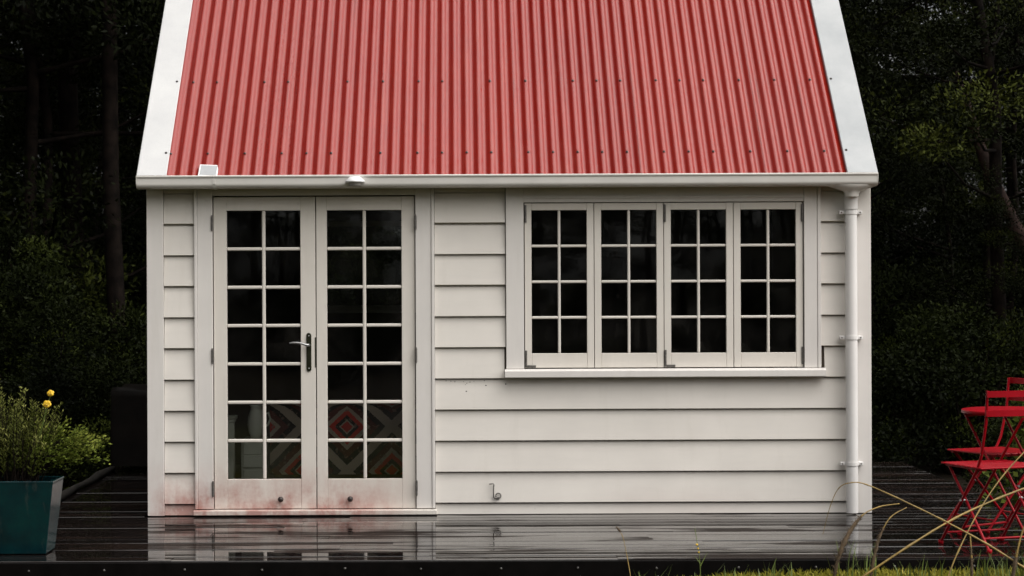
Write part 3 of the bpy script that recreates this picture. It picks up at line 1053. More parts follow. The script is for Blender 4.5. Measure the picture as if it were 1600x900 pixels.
def build_hook():
    mb = MB()
    x, z = 0.238, 0.118
    mb.lathe([(0.016, -0.004), (0.020, 0.0), (0.016, 0.004), (0.012, 0.0), (0.016, -0.004)], 16, at=(x + 0.012, -0.040, z + 0.002), M=Matrix.Rotation(R(75), 4, 'X'))
    mb.tube([(x + 0.012, -0.02, z - 0.014), (x + 0.012, -0.040, z - 0.014)], 0.008, 8)
    mb.tube([(x + 0.006, -0.045, z - 0.010), (x - 0.010, -0.046, z - 0.012), (x - 0.018, -0.046, z - 0.004), (x - 0.019, -0.044, z + 0.02), (x - 0.018, -0.042, z + 0.058), (x - 0.015, -0.041, z + 0.070), (x - 0.021, -0.041, z + 0.078), (x - 0.032, -0.042, z + 0.077), (x - 0.045, -0.044, z + 0.076)], [0.007, 0.0065, 0.005, 0.004, 0.004, 0.004, 0.004, 0.004, 0.0035], 8)
    mb.build('cabin_hook', M['steel'], cot)


build_hook()


def build_specks():  # small dark insect specks on the boards left of the window
    rng = random.Random(4)
    sm = MB().lathe([(0.0001, 0.0012), (0.0028, 0.0008), (0.0036, 0.0)], 6, M=Matrix.Rotation(R(90), 4, 'X')).mesh('insect_speck', M['rubber'])
    spots = [(0.035, 0.836), (0.055, 0.826), (0.048, 0.818), (0.052, 0.776), (-0.075, 0.842), (-0.045, 0.840), (0.10, 0.838), (0.165, 0.842), (0.175, 0.812), (0.075, 0.834), (-0.02, 0.836), (0.30, 0.82)]
    for x, z in spots:
        y = -0.0145 - 0.1052 * (0.852 - z)
        o = link('insect_speck', sm, cot, (x, y, z))
        o.scale = (rng.uniform(0.5, 1.6), 1, rng.uniform(0.4, 1.2))


build_specks()

# ------------------------------------------------------------------ solar lamp on the gutter and its panel
def build_gutter_light():
    cx, cy = -0.632, -0.222
    g = MB().lathe([(0.0001, 0.034), (0.026, 0.034), (0.036, 0.031), (0.040, 0.026), (0.060, 0.006), (0.0605, 0.000), (0.050, -0.004), (0.0405, -0.005)], 28, at=(cx, cy, 2.085))
    o = g.build('solar_gutter_light', M['white_plastic'])
    tag(o, 'round white solar lamp clipped to the gutter above the french doors', 'lamp')
    MB().lathe([(0.0405, -0.005), (0.040, -0.018), (0.034, -0.026), (0.0001, -0.028)], 24, at=(cx, cy, 2.085)).build('lens', M['grey_plastic'], o)
    MB().lathe([(0.0001, 0.036), (0.024, 0.036), (0.025, 0.0345)], 20, at=(cx, cy, 2.085)).build('solar_cell', M['grey_plastic'], o)
    MB().box(cx - 0.012, cx + 0.012, cy + 0.012, cy + 0.045, 2.116, 2.120, 0.001).build('clip', M['white_plastic'], o)
    # square panel leaning on the roof
    Mx = Matrix.Translation((-1.547, -0.150, 2.158)) @ Matrix.Rotation(R(2.5), 4, 'Y') @ Matrix.Rotation(R(43), 4, 'X')
    p = MB().box(-0.060, 0.060, -0.055, 0.055, 0.0, 0.010, 0.002, M=Mx).build('solar_charger', M['white_plastic'])
    tag(p, 'small square white framed solar panel resting on the red roof edge', 'solar panel')
    MB().box(-0.051, 0.051, -0.046, 0.046, 0.0095, 0.0115, M=Mx).build('solar_cell', M['solar'], p)


build_gutter_light()

# ------------------------------------------------------------------ things seen through the doors
def build_interior():
    y = 0.62
    bed = empty('daybed', (-0.3, y + 0.35, 0.02))
    tag(bed, 'low daybed inside the cottage behind the french doors', 'daybed')
    MB().box(-0.93, 1.2, -0.30, 0.36, 0.10, 0.61, 0.02).build('mattress', M['interior'], bed)
    for sx in (-0.88, 1.1):
        for sy in (-0.25, 0.3):
            MB().box(sx, sx + 0.05, sy, sy + 0.05, 0.0, 0.099).build('leg', M['interior'], bed)
    # kilim draped over the front
    mb = MB()
    sec = []
    x0, x1, nx = -1.245, 0.88, 26
    path = [(y + 0.65, 0.648), (y + 0.06, 0.650), (y + 0.02, 0.640), (y + 0.005, 0.615), (y, 0.50), (y, 0.35), (y - 0.004, 0.195)]
    vs = []
    for th in (0.0, 0.006):
        for i in range(nx + 1):
            x = x0 + (x1 - x0) * i / nx
            for j, (py, pz) in enumerate(path):
                wv = 0.006 * math.sin(x * 9 + 1) * (j / 6.0)
                vs.append((x, py + wv - (th if j > 2 else 0), pz + (th if j <= 2 else 0)))
    m = len(path)
    K = (nx + 1) * m
    fs = []
    for i in range(nx):
        for j in range(m - 1):
            q = (i * m + j, i * m + j + 1, (i + 1) * m + j + 1, (i + 1) * m + j)
            fs.append(q)
            fs.append(tuple(K + k for k in q[::-1]))
    mb.add(vs, fs, True)
    tag(mb.build('kilim_throw', M['kilim']), 'red and black diamond patterned kilim draped over the daybed', 'kilim')
    # white post, cabinet and jug at the left
    p = MB().box(-1.487, -1.432, 0.17, 0.225, 0.021, 0.575, 0.005).box(-1.503, -1.416, 0.155, 0.24, 0.592, 0.616, 0.005).box(-1.494, -1.425, 0.163, 0.232, 0.5755, 0.5915, 0.003)
    tag(p.build('newel_post', M['white_wood']), 'white painted wooden post with a square cap inside the left door', 'post')
    cb = MB().box(-1.415, -1.262, 0.42, 0.72, 0.021, 0.44, 0.006).build('bedside_cabinet', M['white_wood'])
    tag(cb, 'low white painted cabinet behind the bottom left door panes', 'cabinet')
    for z0 in (0.07, 0.165, 0.26, 0.345):
        MB().box(-1.402, -1.275, 0.405, 0.4195, z0, z0 + 0.082, 0.005).build('drawer', M['white_wood'], cb)
    j = MB().lathe([(0.0001, 0.0), (0.030, 0.0), (0.050, 0.04), (0.058, 0.09), (0.055, 0.14), (0.040, 0.185), (0.036, 0.205), (0.044, 0.22), (0.040, 0.22), (0.032, 0.2)], 20, at=(-1.325, 0.52, 0.441))
    jo = j.build('jug', M['white_wood'])
    tag(jo, 'rounded white jug standing on the low cabinet inside', 'jug')
    MB().tube([(-1.275, 0.52, 0.60), (-1.245, 0.52, 0.61), (-1.232, 0.52, 0.57), (-1.25, 0.52, 0.53), (-1.272, 0.52, 0.52)], 0.007, 8).build('handle', M['white_wood'], jo)


build_interior()

# ------------------------------------------------------------------ red folding chairs and table
def build_chair(name, loc, face, label):
    """local +Y is the way the chair faces"""
    t = empty(name, loc, math.atan2(-face[0], face[1]))
    tag(t, label, 'chair', 'red folding bistro chairs')
    W = 0.195
    m = M['red_paint']
    for s in (-1, 1):
        x = s * W
        # long flat bar: front foot -> rear of seat -> top of back
        MB().tube([(x, 0.215, 0.012), (x, 0.0, 0.265), (x, -0.150, 0.445), (x, -0.190, 0.52), (x, -0.235, 0.70), (x, -0.250, 0.872)], 0.0080, 8).build('back_leg', m, t)
        xi = s * (W - 0.024)
        MB().tube([(xi, -0.225, 0.012), (xi, 0.0, 0.265), (xi, 0.165, 0.440)], 0.0080, 8).build('front_leg', m, t)
        MB().box(xi - 0.012, xi + 0.012, -0.185, 0.185, 0.437, 0.447, 0.002).build('seat_rail', m, t)
        for (fx, fy) in ((x, 0.215), (xi, -0.225)):
            MB().lathe([(0.0001, 0.0), (0.014, 0.0), (0.015, 0.012), (0.0135, 0.022), (0.0001, 0.024)], 10, at=(fx, fy, 0.002)).build('foot_cap', m, t)
        MB().tube([(x - s * 0.03, 0.0, 0.265), (x + s * 0.013, 0.0, 0.265)], 0.007, 8).build('pivot', M['pale_steel'], t)
    slat = MB().box(-0.205, 0.205, -0.0215, 0.0215, 0.0, 0.010, 0.003).mesh('seat_slat', m)
    for k in range(8):
        link('seat_slat', slat, t, (0, -0.178 + 0.0505 * k, 0.4475))
    for (z0, z1, y) in ((0.838, 0.872, -0.247), (0.735, 0.768, -0.237)):
        mb = MB()
        n = 8
        vs = []
        for i in range(n + 1):
            x = -0.207 + 0.414 * i / n
            bow = -0.018 * (1 - (2 * i / n - 1) ** 2) - 0.012
            for (dy, z) in ((0, z0), (0, z1), (-0.008, z1), (-0.008, z0)):
                vs.append((x, y + bow + dy, z))
        fs = []
        for i in range(n):
            for k in range(4):
                fs.append((i * 4 + k, i * 4 + (k + 1) % 4, i * 4 + 4 + (k + 1) % 4, i * 4 + 4 + k))
        fs += [(3, 2, 1, 0), (n * 4, n * 4 + 1, n * 4 + 2, n * 4 + 3)]
        mb.add(vs, fs)
        mb.build('back_slat', m, t)
    MB().tube([(-W, 0.165, 0.071), (W, 0.165, 0.071)], 0.006, 8).build('stretcher', m, t)
    MB().tube([(-W + 0.024, -0.17, 0.074), (W - 0.024, -0.17, 0.074)], 0.006, 8).build('stretcher', m, t)
    return t


build_chair('folding_chair', (2.924, -1.647, 0.0), (-0.31, 0.95), 'red folding bistro chair nearest the camera, its back turned to the camera')
build_chair('folding_chair', (3.17, -0.80, 0.0), (-0.92, -0.39), 'red folding bistro chair on the far side of the round table, facing left')


def build_table():
    t = empty('bistro_table', (3.15, -1.25, 0.0), R(35))
    tag(t, 'round red folding bistro table standing between the two red chairs', 'table')
    m = M['red_paint']
    rr = 0.29
    MB().lathe([(0.0001, 0.728), (rr - 0.006, 0.728), (rr - 0.001, 0.726), (rr, 0.721), (rr, 0.708), (rr - 0.004, 0.707), (rr - 0.004, 0.722), (0.0001, 0.7225)], 40).build('table_top', m, t)
    for s in (-1, 1):
        # two U-frames crossing like scissors
        a, b = 0.20, 0.165
        wx = 0.185 if s > 0 else 0.160
        for sx in (-1, 1):
            MB().tube([(sx * wx, s * 0.235, 0.012), (sx * wx, 0.0, 0.365), (sx * wx, -s * 0.215, 0.700)], 0.0078, 8).build('leg', m, t)
        MB().tube([(-wx, s * 0.205, 0.055), (wx, s * 0.205, 0.055)], 0.007, 8).build('stretcher', m, t)
        MB().tube([(-wx, -s * 0.205, 0.69), (wx, -s * 0.205, 0.69)], 0.007, 8).build('stretcher', m, t)
        for sx in (-1, 1):
            MB().lathe([(0.0001, 0.0), (0.013, 0.0), (0.014, 0.012), (0.012, 0.02), (0.0001, 0.022)], 10, at=(sx * wx, s * 0.238, 0.002)).build('foot_cap', m, t)


build_table()

# ------------------------------------------------------------------ covered box on the left side deck
def build_box():
    mb = MB()
    nx, ny, nz = 14, 12, 12
    x0, x1, y0, y1, h = -2.665, -1.985, 2.72, 3.30, 0.655
    def P(u, v, wz):
        x, y = x0 + (x1 - x0) * u, y0 + (y1 - y0) * v
        z = 0.062 + (h - 0.062) * wz
        top = 0.012 * math.sin(u * 9 + 1) * math.cos(v * 6) if wz > 0.98 else 0
        e = 0.02 if wz > 0.98 else 0
        fold = 0.008 * math.sin((u + v * 1.3) * 40 + 2 * math.sin(wz * 4)) * (1 - wz) * 1.2
        cx, cy = (x0 + x1) / 2, (y0 + y1) / 2
        f = 1 + fold
        return (cx + (x - cx) * f, cy + (y - cy) * f, z + top)
    ring = [(i / nx, 0) for i in range(nx)] + [(1, i / ny) for i in range(ny)] + [(1 - i / nx, 1) for i in range(nx)] + [(0, 1 - i / ny) for i in range(ny)]
    vs, n = [], len(ring)
    for k in range(nz + 1):
        for (u, v) in ring:
            vs.append(P(u, v, k / nz * 0.97))
    for (u, v) in ring:
        p = P(0.5 + (u - 0.5) * 0.95, 0.5 + (v - 0.5) * 0.95, 1.0)
        vs.append(p)
    for (u, v) in ring:
        p = P(0.5 + (u - 0.5) * 0.5, 0.5 + (v - 0.5) * 0.5, 1.0)
        vs.append((p[0], p[1], p[2] + 0.012))
    fs = [(k * n + i, k * n + (i + 1) % n, (k + 1) * n + (i + 1) % n, (k + 1) * n + i) for k in range(nz + 2) for i in range(n)]
    fs.append(tuple((nz + 2) * n + i for i in range(n)))
    mb.add(vs, fs, True)
    o = mb.build('covered_storage_box', M['cover'])
    tag(o, 'dark covered storage box standing on the deck beside the left wall', 'storage box')
    MB().box(x0 + 0.30, x1 - 0.05, y0 + 0.03, y1 - 0.05, 0.003, 0.060, 0.004).build('base', M['log'], o)


build_box()

# ------------------------------------------------------------------ foliage helpers
def leaf_mesh(name, cen, axis, length, width, mat, rng, tone, droop=0.0):
    """cen (n,3) leaf bases, axis (n,3) unit growth direction; each leaf a folded diamond of two triangles"""
    n = len(cen)
    rnd = rng.normal(size=(n, 3))
    side = np.cross(axis, rnd)
    side /= np.linalg.norm(side, axis=1, keepdims=True) + 1e-9
    nor = np.cross(side, axis)
    L = length * rng.uniform(0.6, 1.3, (n, 1))
    Wd = width * rng.uniform(0.7, 1.25, (n, 1))
    a = cen
    b = cen + axis * L * 0.5 + side * Wd * 0.5 + nor * Wd * 0.15
    c = cen + axis * L + np.array([0, 0, -1.0]) * droop * L
    d = cen + axis * L * 0.5 - side * Wd * 0.5 + nor * Wd * 0.15
    V = np.stack([a, b, c, d], 1).reshape(-1, 3).astype(np.float32)
    F = np.arange(4 * n).astype(np.int32)
    m = bpy.data.meshes.new(name)
    m.vertices.add(4 * n)
    m.vertices.foreach_set("co", V.ravel())
    m.loops.add(4 * n)
    m.loops.foreach_set("vertex_index", F)
    m.polygons.add(n)
    m.polygons.foreach_set("loop_start", np.arange(0, 4 * n, 4).astype(np.int32))
    m.polygons.foreach_set("loop_total", np.full(n, 4, np.int32))
    at = m.attributes.new("tone", 'FLOAT', 'FACE')
    at.data.foreach_set("value", np.clip(tone, 0, 1).astype(np.float32))
    m.materials.append(mat)
    m.update()
    m.validate()
    return m


def unit(v):
    return v / (np.linalg.norm(v, axis=1, keepdims=True) + 1e-9)


def clump_leaves(rng, clumps, per, flat=0.55):
    """leaf bases and axes scattered through ellipsoidal clumps (x,y,z,r)"""
    C = np.array([c[:3] for c in clumps])
    Rr = np.array([c[3] for c in clumps])
    k = np.repeat(np.arange(len(clumps)), per)
    d = unit(rng.normal(size=(len(k), 3)))
    rad = rng.uniform(0, 1, (len(k), 1)) ** 0.45
    off = d * rad * Rr[k][:, None]
    off[:, 2] *= flat
    cen = C[k] + off
    ax = unit(d * 0.8 + rng.normal(size=d.shape) * 0.6 + np.array([0, 0, 0.15]))
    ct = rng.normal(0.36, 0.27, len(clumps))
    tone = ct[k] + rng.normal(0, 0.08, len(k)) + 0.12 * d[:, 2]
    return cen, ax, tone


def tree_parts(seed, height, crown_from, crown_r, stems, nclump, per, leaf=(0.075, 0.032), lean=0.0, mat='needle', bark='bark', tr=0.085):
    rng = np.random.default_rng(seed)
    mb = MB()
    clumps = []
    for s in range(stems):
        a0 = rng.uniform(0, 6.28)
        bx, by = (0.18 * s * math.cos(a0), 0.18 * s * math.sin(a0))
        la = rng.uniform(0, 6.28)
        tilt = lean + rng.uniform(0.02, 0.12) * (1 + s)
        pts = []
        nseg = 9
        for i in range(nseg + 1):
            f = i / nseg
            wob = 0.10 * f
            pts.append((bx + math.cos(la) * tilt * height * f * 0.5 + rng.normal() * wob, by + math.sin(la) * tilt * height * f * 0.5 + rng.normal() * wob, height * f * (1 - 0.08 * s) - 0.15))
        r0 = tr * (1 - 0.18 * s)
        mb.tube(pts, [r0 * (1 - 0.8 * i / nseg) for i in range(nseg + 1)], 8)
        nl = int(nclump / stems)
        for k in range(nl):
            f = crown_from / height + (1 - crown_from / height) * rng.uniform(0, 1) ** 0.9
            i = min(int(f * nseg), nseg - 1)
            q = f * nseg - i
            p0 = np.array(pts[i]) * (1 - q) + np.array(pts[i + 1]) * q
            an = rng.uniform(0, 6.28)
            ff = (f - crown_from / height) / (1 - crown_from / height)
            rr = crown_r * (0.35 + 0.65 * math.sin(math.pi * min(1, 0.18 + 0.82 * ff))) * rng.uniform(0.25, 1.0)
            p1 = p0 + np.array([math.cos(an) * rr, math.sin(an) * rr, rr * rng.uniform(0.05, 0.55)])
            pm = (p0 + p1) / 2 + np.array([0, 0, -0.08 * rr])
            if k % 2 == 0:
                mb.tube([p0, pm, p1], [0.022, 0.014, 0.005], 5, cap=False)
            clumps.append((*p1, rng.uniform(0.28, 0.62)))
    trunk = mb.mesh('trunk', M[bark])
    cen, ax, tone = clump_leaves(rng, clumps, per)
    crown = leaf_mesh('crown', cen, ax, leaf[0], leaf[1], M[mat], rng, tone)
    return trunk, crown


def shrub_parts(seed, rx, rz, nclump, per, leaf=(0.07, 0.035), mat='shrub'):
    rng = np.random.default_rng(seed)
    mb = MB()
    clumps = []
    for k in range(nclump):
        an = rng.uniform(0, 6.28)
        r = rx * rng.uniform(0, 1) ** 0.6
        z = rz * (0.15 + 0.85 * rng.uniform(0, 1)) * (1 - 0.45 * (r / rx) ** 2)
        p = (r * math.cos(an), r * math.sin(an), z)
        if k % 2 == 0:
            mb.tube([(0.1 * math.cos(an), 0.1 * math.sin(an), -0.1), (p[0] * 0.6, p[1] * 0.6, z * 0.6), p], [0.02, 0.013, 0.004], 5, cap=False)
        clumps.append((*p, rng.uniform(0.16, 0.36)))
    stems = mb.mesh('stem', M['bark'])
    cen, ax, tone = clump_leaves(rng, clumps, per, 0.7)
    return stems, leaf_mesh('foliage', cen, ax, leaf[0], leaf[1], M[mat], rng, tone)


# ------------------------------------------------------------------ forest round the clearing
def place_tree(kind, x, y, s, rz, label, group, names=('trunk', 'crown'), nm='forest_tree', cat='tree'):
    t = empty(nm, (x, y, ground_z(x, y)), rz)
    t.scale = (s, s, s)
    link(names[0], kind[0], t)
    link(names[1], kind[1], t)
    tag(t, label, cat, group)
    return t


def build_forest():
    kinds = [
        tree_parts(101, 9.5, 1.6, 2.0, 2, 100, 620, (0.055, 0.021)),
        tree_parts(102, 11.0, 2.6, 2.3, 1, 96, 640, (0.055, 0.022), tr=0.08),
        tree_parts(103, 8.0, 0.9, 1.7, 3, 96, 600, (0.05, 0.02), tr=0.06),
        tree_parts(104, 12.0, 3.6, 2.5, 1, 100, 640, (0.06, 0.023), tr=0.09),
    ]
    shrubs = [shrub_parts(201, 1.2, 1.7, 60, 620, (0.042, 0.018)), shrub_parts(202, 0.9, 1.2, 46, 560, (0.038, 0.018)), shrub_parts(203, 1.4, 2.3, 66, 620, (0.046, 0.020))]
    rng = random.Random(42)
    pts = []
    def ok(x, y, d):
        return all((x - a) ** 2 + (y - b) ** 2 > d * d for a, b in pts)
    # behind the cottage
    tries = 0
    while len(pts) < 60 and tries < 6000:
        tries += 1
        y = 5.6 + 18 * rng.random() ** 1.2
        x = rng.uniform(-8.5 - 0.22 * y, 9.5 + 0.22 * y)
        if ok(x, y, 1.45):
            pts.append((x, y))
    for i, (x, y) in enumerate(pts):
        k = i % 4
        side = 'left of the cottage' if x < -1 else ('right of the cottage' if x > 2 else 'behind the cottage')
        low = 0.62 if 0.205 < x / (y + 12.5) < 0.25 else (1.5 if x < -3.5 and y < 11 else (0.85 if x > 5.0 and y < 10 else 1.0))
        place_tree(kinds[k], x, y, low * rng.uniform(0.85, 1.2), rng.uniform(0, 6.28), 'dark slender forest tree in the bush ' + side, 'forest trees ' + side)
    # deeper bush that closes the gaps
    for row, (y0, st) in enumerate(((21.5, 1.9), (25.0, 2.1), (29.0, 2.3))):
        x = -15.0
        while x < 18:
            xx, yy = x + rng.uniform(-0.5, 0.5), y0 + rng.uniform(-1.2, 1.2)
            side = 'left of the cottage' if xx < -1 else ('right of the cottage' if xx > 2 else 'behind the cottage')
            place_tree(kinds[(row + int(x * 3)) % 4], xx, yy, (0.55 if 0.205 < xx / (yy + 12.5) < 0.25 else 1.0) * rng.uniform(1.0, 1.25), rng.uniform(0, 6.28), 'far forest tree deep in the bush ' + side, 'far forest trees ' + side)
            x += st
    for i in range(22):
        xx, yy = -13 + 1.35 * i + rng.uniform(-0.4, 0.4), 20.5 + rng.uniform(-1.5, 1.5)
        side = 'left of the cottage' if xx < -1 else ('right of the cottage' if xx > 2 else 'behind the cottage')
        place_tree(shrubs[i % 3], xx, yy, rng.uniform(1.4, 1.9), rng.uniform(0, 6.28), 'far leafy shrub deep in the bush ' + side, 'far shrubs ' + side, ('stem', 'foliage'), 'undergrowth_shrub', 'shrub')
    # undergrowth
    sp = []
    tries = 0
    while len(sp) < 44 and tries < 4000:
        tries += 1
        y = 4.7 + 13 * rng.random() ** 1.6
        x = rng.uniform(-6.0 - 0.25 * y, 7.0 + 0.25 * y)
        if all((x - a) ** 2 + (y - b) ** 2 > 1.0 for a, b in sp):
            sp.append((x, y))
    for i, (x, y) in enumerate(sp):
        side = 'left of the cottage' if x < -1 else ('right of the cottage' if x > 2 else 'behind the cottage')
        place_tree(shrubs[i % 3], x, y, rng.uniform(0.8, 1.25), rng.uniform(0, 6.28), 'dark leafy undergrowth shrub at the foot of the trees ' + side, 'undergrowth ' + side, ('stem', 'foliage'), 'undergrowth_shrub', 'shrub')
    # edge of the clearing: left side, right side, and beyond the camera (seen in the panes)
    for (x, y, k) in ((-7.5, 2.5, 1), (-8.0, -1.5, 3), (-8.5, -5.5, 0), (-9.0, -9.5, 3), (-9.5, -13.5, 1), (-7.0, 5.0, 2), (-5.2, 5.2, 0)):
        place_tree(kinds[k], x, y, rng.uniform(1.25, 1.45), rng.uniform(0, 6.28), 'tall tree on the left edge of the clearing', 'trees on the left edge of the clearing')
    for (x, y, k) in ((6.4, 3.6, 2), (5.6, 5.3, 0)):
        place_tree(kinds[k], x, y, rng.uniform(0.5, 0.55), rng.uniform(0, 6.28), 'small bushy tree on the right edge of the clearing', 'trees on the right edge of the clearing')
    for i in range(34):
        x = -15 + 2.1 * (i % 17) + rng.uniform(-0.5, 0.5)
        place_tree(kinds[i % 4], x, (-26 if i < 17 else -31) + rng.uniform(-1.5, 1.5), rng.uniform(0.9, 1.1), rng.uniform(0, 6.28), 'tree across the lawn mirrored in the window panes', 'trees across the lawn')
    for i in range(13):
        x = -14 + 2.4 * i + rng.uniform(-0.5, 0.5)
        place_tree(shrubs[i % 3], x, -24 + rng.uniform(-1, 1), rng.uniform(1.1, 1.5), rng.uniform(0, 6.28), 'shrub across the lawn mirrored in the window panes', 'shrubs across the lawn', ('stem', 'foliage'), 'undergrowth_shrub', 'shrub')
    # leaning pale trunk on the right
    lt = empty('leaning_trunk', (6.35, 6.4, ground_z(6.35, 6.4)))
    MB().tube([(0, 0, -0.1), (-0.25, 0, 0.65), (-0.75, 0.05, 1.55), (-1.25, 0.1, 2.6), (-1.55, 0.2, 3.6)], [0.09, 0.085, 0.07, 0.06, 0.035], 10).build('trunk', M['red_bark'], lt)
    MB().tube([(-0.8, 0.05, 1.7), (-0.6, 0.1, 2.3), (-0.65, 0.2, 3.0)], [0.03, 0.022, 0.008], 6).build('limb', M['red_bark'], lt)
    tag(lt, 'leaning reddish bare trunk in the dark bush right of the cottage', 'tree')
    return shrubs


shrub_kinds = build_forest()

# bush behind the red chairs, brighter
def build_side_bush():
    for (sd_, x, y, rx, rz, lab) in ((301, 4.15, 0.35, 0.5, 1.0, 'fresh green leafy bush behind the red bistro table'), (302, 4.35, -0.9, 0.42, 0.62, 'low leafy plant at the deck edge beside the red chairs')):
        k = shrub_parts(sd_, rx, rz, 34, 120, (0.075, 0.034), 'fresh')
        place_tree(k, x, y, 1.0, 0.4, lab, None, ('stem', 'foliage'), 'leafy_bush', 'bush')
    for (x, y, s, rz, k, lab) in ((4.6, 2.4, 0.75, 1.0, 1, 'dark shrub by the right side of the deck beyond the chairs'), (-3.4, 3.9, 0.85, 0.5, 0, 'dark shrub hugging the left deck behind the covered box'), (-4.2, 2.6, 0.8, 2.0, 1, 'dark low shrub beyond the log edging behind the planter')):
        place_tree(shrub_kinds[k], x, y, s, rz, lab, None, ('stem', 'foliage'), 'undergrowth_shrub', 'shrub')


build_side_bush()

# ------------------------------------------------------------------ teal planter with shrub
def build_planter():
    x0, x1, y0, y1, h = -2.80, -2.185, -1.80, -1.50, 0.400
    mb = MB()
    ins = 0.045
    def ring(s, z):
        i = ins * (1 - s)
        return [(x0 + i, y0 + i * 0.4, z), (x1 - i, y0 + i * 0.4, z), (x1 - i, y1 - i, z), (x0 + i, y1 - i, z)]
    rows = [ring(0, 0.004), ring(0.02, 0.012), ring(0.9, h - 0.02), ring(1.0, h - 0.004)]
    r5 = [(a[0] + (0.006 if a[0] < -2.5 else -0.006), a[1] + (0.006 if a[1] < -1.65 else -0.006), h) for a in ring(1.0, h)]
    r6 = [(a[0] + (0.03 if a[0] < -2.5 else -0.03), a[1] + (0.03 if a[1] < -1.65 else -0.03), h - 0.003) for a in ring(1.0, h)]
    r7 = [(a[0], a[1], h - 0.06) for a in r6]
    rows += [r5, r6, r7]
    vs = [p for r in rows for p in r]
    fs = [(i * 4 + k, i * 4 + (k + 1) % 4, (i + 1) * 4 + (k + 1) % 4, (i + 1) * 4 + k) for i in range(len(rows) - 1) for k in range(4)]
    fs.append((3, 2, 1, 0))
    mb.add(vs, fs)
    o = mb.build('planter', M['teal'])
    bv = o.modifiers.new('bevel', 'BEVEL')
    bv.width = 0.007
    bv.segments = 3
    bv.limit_method = 'ANGLE'
    tag(o, 'square tapered planter glazed dark teal on the left of the deck', 'planter')
    MB().box(x0 + 0.035, x1 - 0.035, y0 + 0.035, y1 - 0.035, h - 0.09, h - 0.045).build('soil', M['soil'], o)
    # plant
    rng = np.random.default_rng(77)
    t = empty('potted_shrub', (-2.5, -1.65, h - 0.045))
    tag(t, 'bushy potted shrub with needle leaves and two yellow flowers in the teal planter', 'plant')
    mb = MB()
    cen, ax, tone = [], [], []
    r_ = random.Random(5)
    for k in range(190):          # upright needle spikes
        bx, by = r_.uniform(-0.28, 0.20), r_.uniform(-0.12, 0.12)
        L = r_.uniform(0.30, 0.60) * (1 - 0.35 * max(0, bx / 0.3))
        dx, dy = bx * 0.45 + r_.uniform(-0.08, 0.08), by * 0.6 + r_.uniform(-0.08, 0.08)
        p0, p1 = np.array([bx, by, 0.0]), np.array([bx + dx, by + dy, L])
        pm = (p0 + p1) / 2 + np.array([r_.uniform(-0.03, 0.03), r_.uniform(-0.03, 0.03), 0])
        mb.tube([p0, pm, p1], [0.0035, 0.0028, 0.0014], 4, cap=False)
        nl = 60
        f = np.linspace(0.25, 1.0, nl) + rng.normal(0, 0.01, nl)
        pos = p0 + (p1 - p0) * f[:, None]
        ang = rng.uniform(0, 6.28, nl)
        out = np.stack([np.cos(ang), np.sin(ang), np.full(nl, 0.9)], 1)
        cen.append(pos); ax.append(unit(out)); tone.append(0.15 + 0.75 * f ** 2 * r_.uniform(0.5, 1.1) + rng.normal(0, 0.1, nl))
    st = mb.mesh('stem', M['bark'])
    link('stem', st, t)
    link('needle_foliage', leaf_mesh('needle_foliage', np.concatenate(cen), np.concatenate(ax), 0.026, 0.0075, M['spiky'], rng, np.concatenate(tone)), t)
    # rounder fresh-green growth leaning right
    cen, ax, tone = [], [], []
    b = MB()
    for k in range(44):
        f = r_.random()
        ex = 0.18 + 0.39 * f
        ez = (0.42 - 0.14 * f) * r_.uniform(0.45, 1.0)
        ey = r_.uniform(-0.17, 0.12)
        p0 = np.array([r_.uniform(0.0, 0.16), r_.uniform(-0.06, 0.06), 0.0])
        p2 = np.array([ex, ey, ez])
        p1 = p0 * 0.45 + p2 * 0.55 + np.array([0.02, 0, 0.03 + 0.06 * f])
        b.tube([p0, p1, p2], [0.0038, 0.0026, 0.001], 4, cap=False)
        nl = 60
        f_ = rng.uniform(0.42, 1.03, nl)[:, None]
        pos = (1 - f_) ** 2 * p0 + 2 * f_ * (1 - f_) * p1 + f_ ** 2 * p2 + rng.normal(0, 0.012, (nl, 3))
        d_ = unit((p2 - p1)[None, :] + rng.normal(0, 0.09, (nl, 3)) + np.array([0, 0, 0.05]))
        cen.append(pos); ax.append(d_); tone.append(0.1 + 0.75 * f_[:, 0] * r_.uniform(0.6, 1.2) + rng.normal(0, 0.12, nl))
    link('leafy_foliage', leaf_mesh('leafy_foliage', np.concatenate(cen), np.concatenate(ax), 0.022, 0.010, M['fresh'], rng, np.concatenate(tone)), t)
    b.build('stem', M['bark'], t)
    # yellow flowers, five overlapping petals with dark blotches
    for (fx, fy, fz, sc, tl) in ((0.300, -0.14, 0.518, 0.62, 0.5), (0.282, -0.145, 0.460, 0.72, -0.3)):
        fl = MB()
        for k in range(5):
            a = 2 * math.pi * k / 5 + tl
            cx, cz = 0.013 * sc * math.cos(a), 0.013 * sc * math.sin(a)
            vs = [(fx + cx, fy - 0.006 - 0.002 * k, fz + cz)]
            n = 10
            for q in range(n):
                b_ = 2 * math.pi * q / n
                vs.append((fx + cx + 0.019 * sc * math.cos(b_), fy + 0.004 - 0.002 * k + 0.003 * math.sin(3 * b_), fz + cz + 0.017 * sc * math.sin(b_)))
            fl.add(vs, [(0, 1 + (q + 1) % n, 1 + q) for q in range(n)], True)
        fo = fl.build('flower', M['yellow'], t)
        bl = MB()
        for a in (3.6, 4.7, 5.8):
            vs = []
            for q in range(8):
                b_ = 2 * math.pi * q / 8
                vs.append((fx + 0.011 * sc * math.cos(a) + 0.007 * sc * math.cos(b_), fy - 0.019, fz + 0.011 * sc * math.sin(a) + 0.0035 * sc * math.sin(b_)))
            bl.add(vs, [tuple(range(8))[::-1]])
        bl.build('blotch', M['purple'], fo)
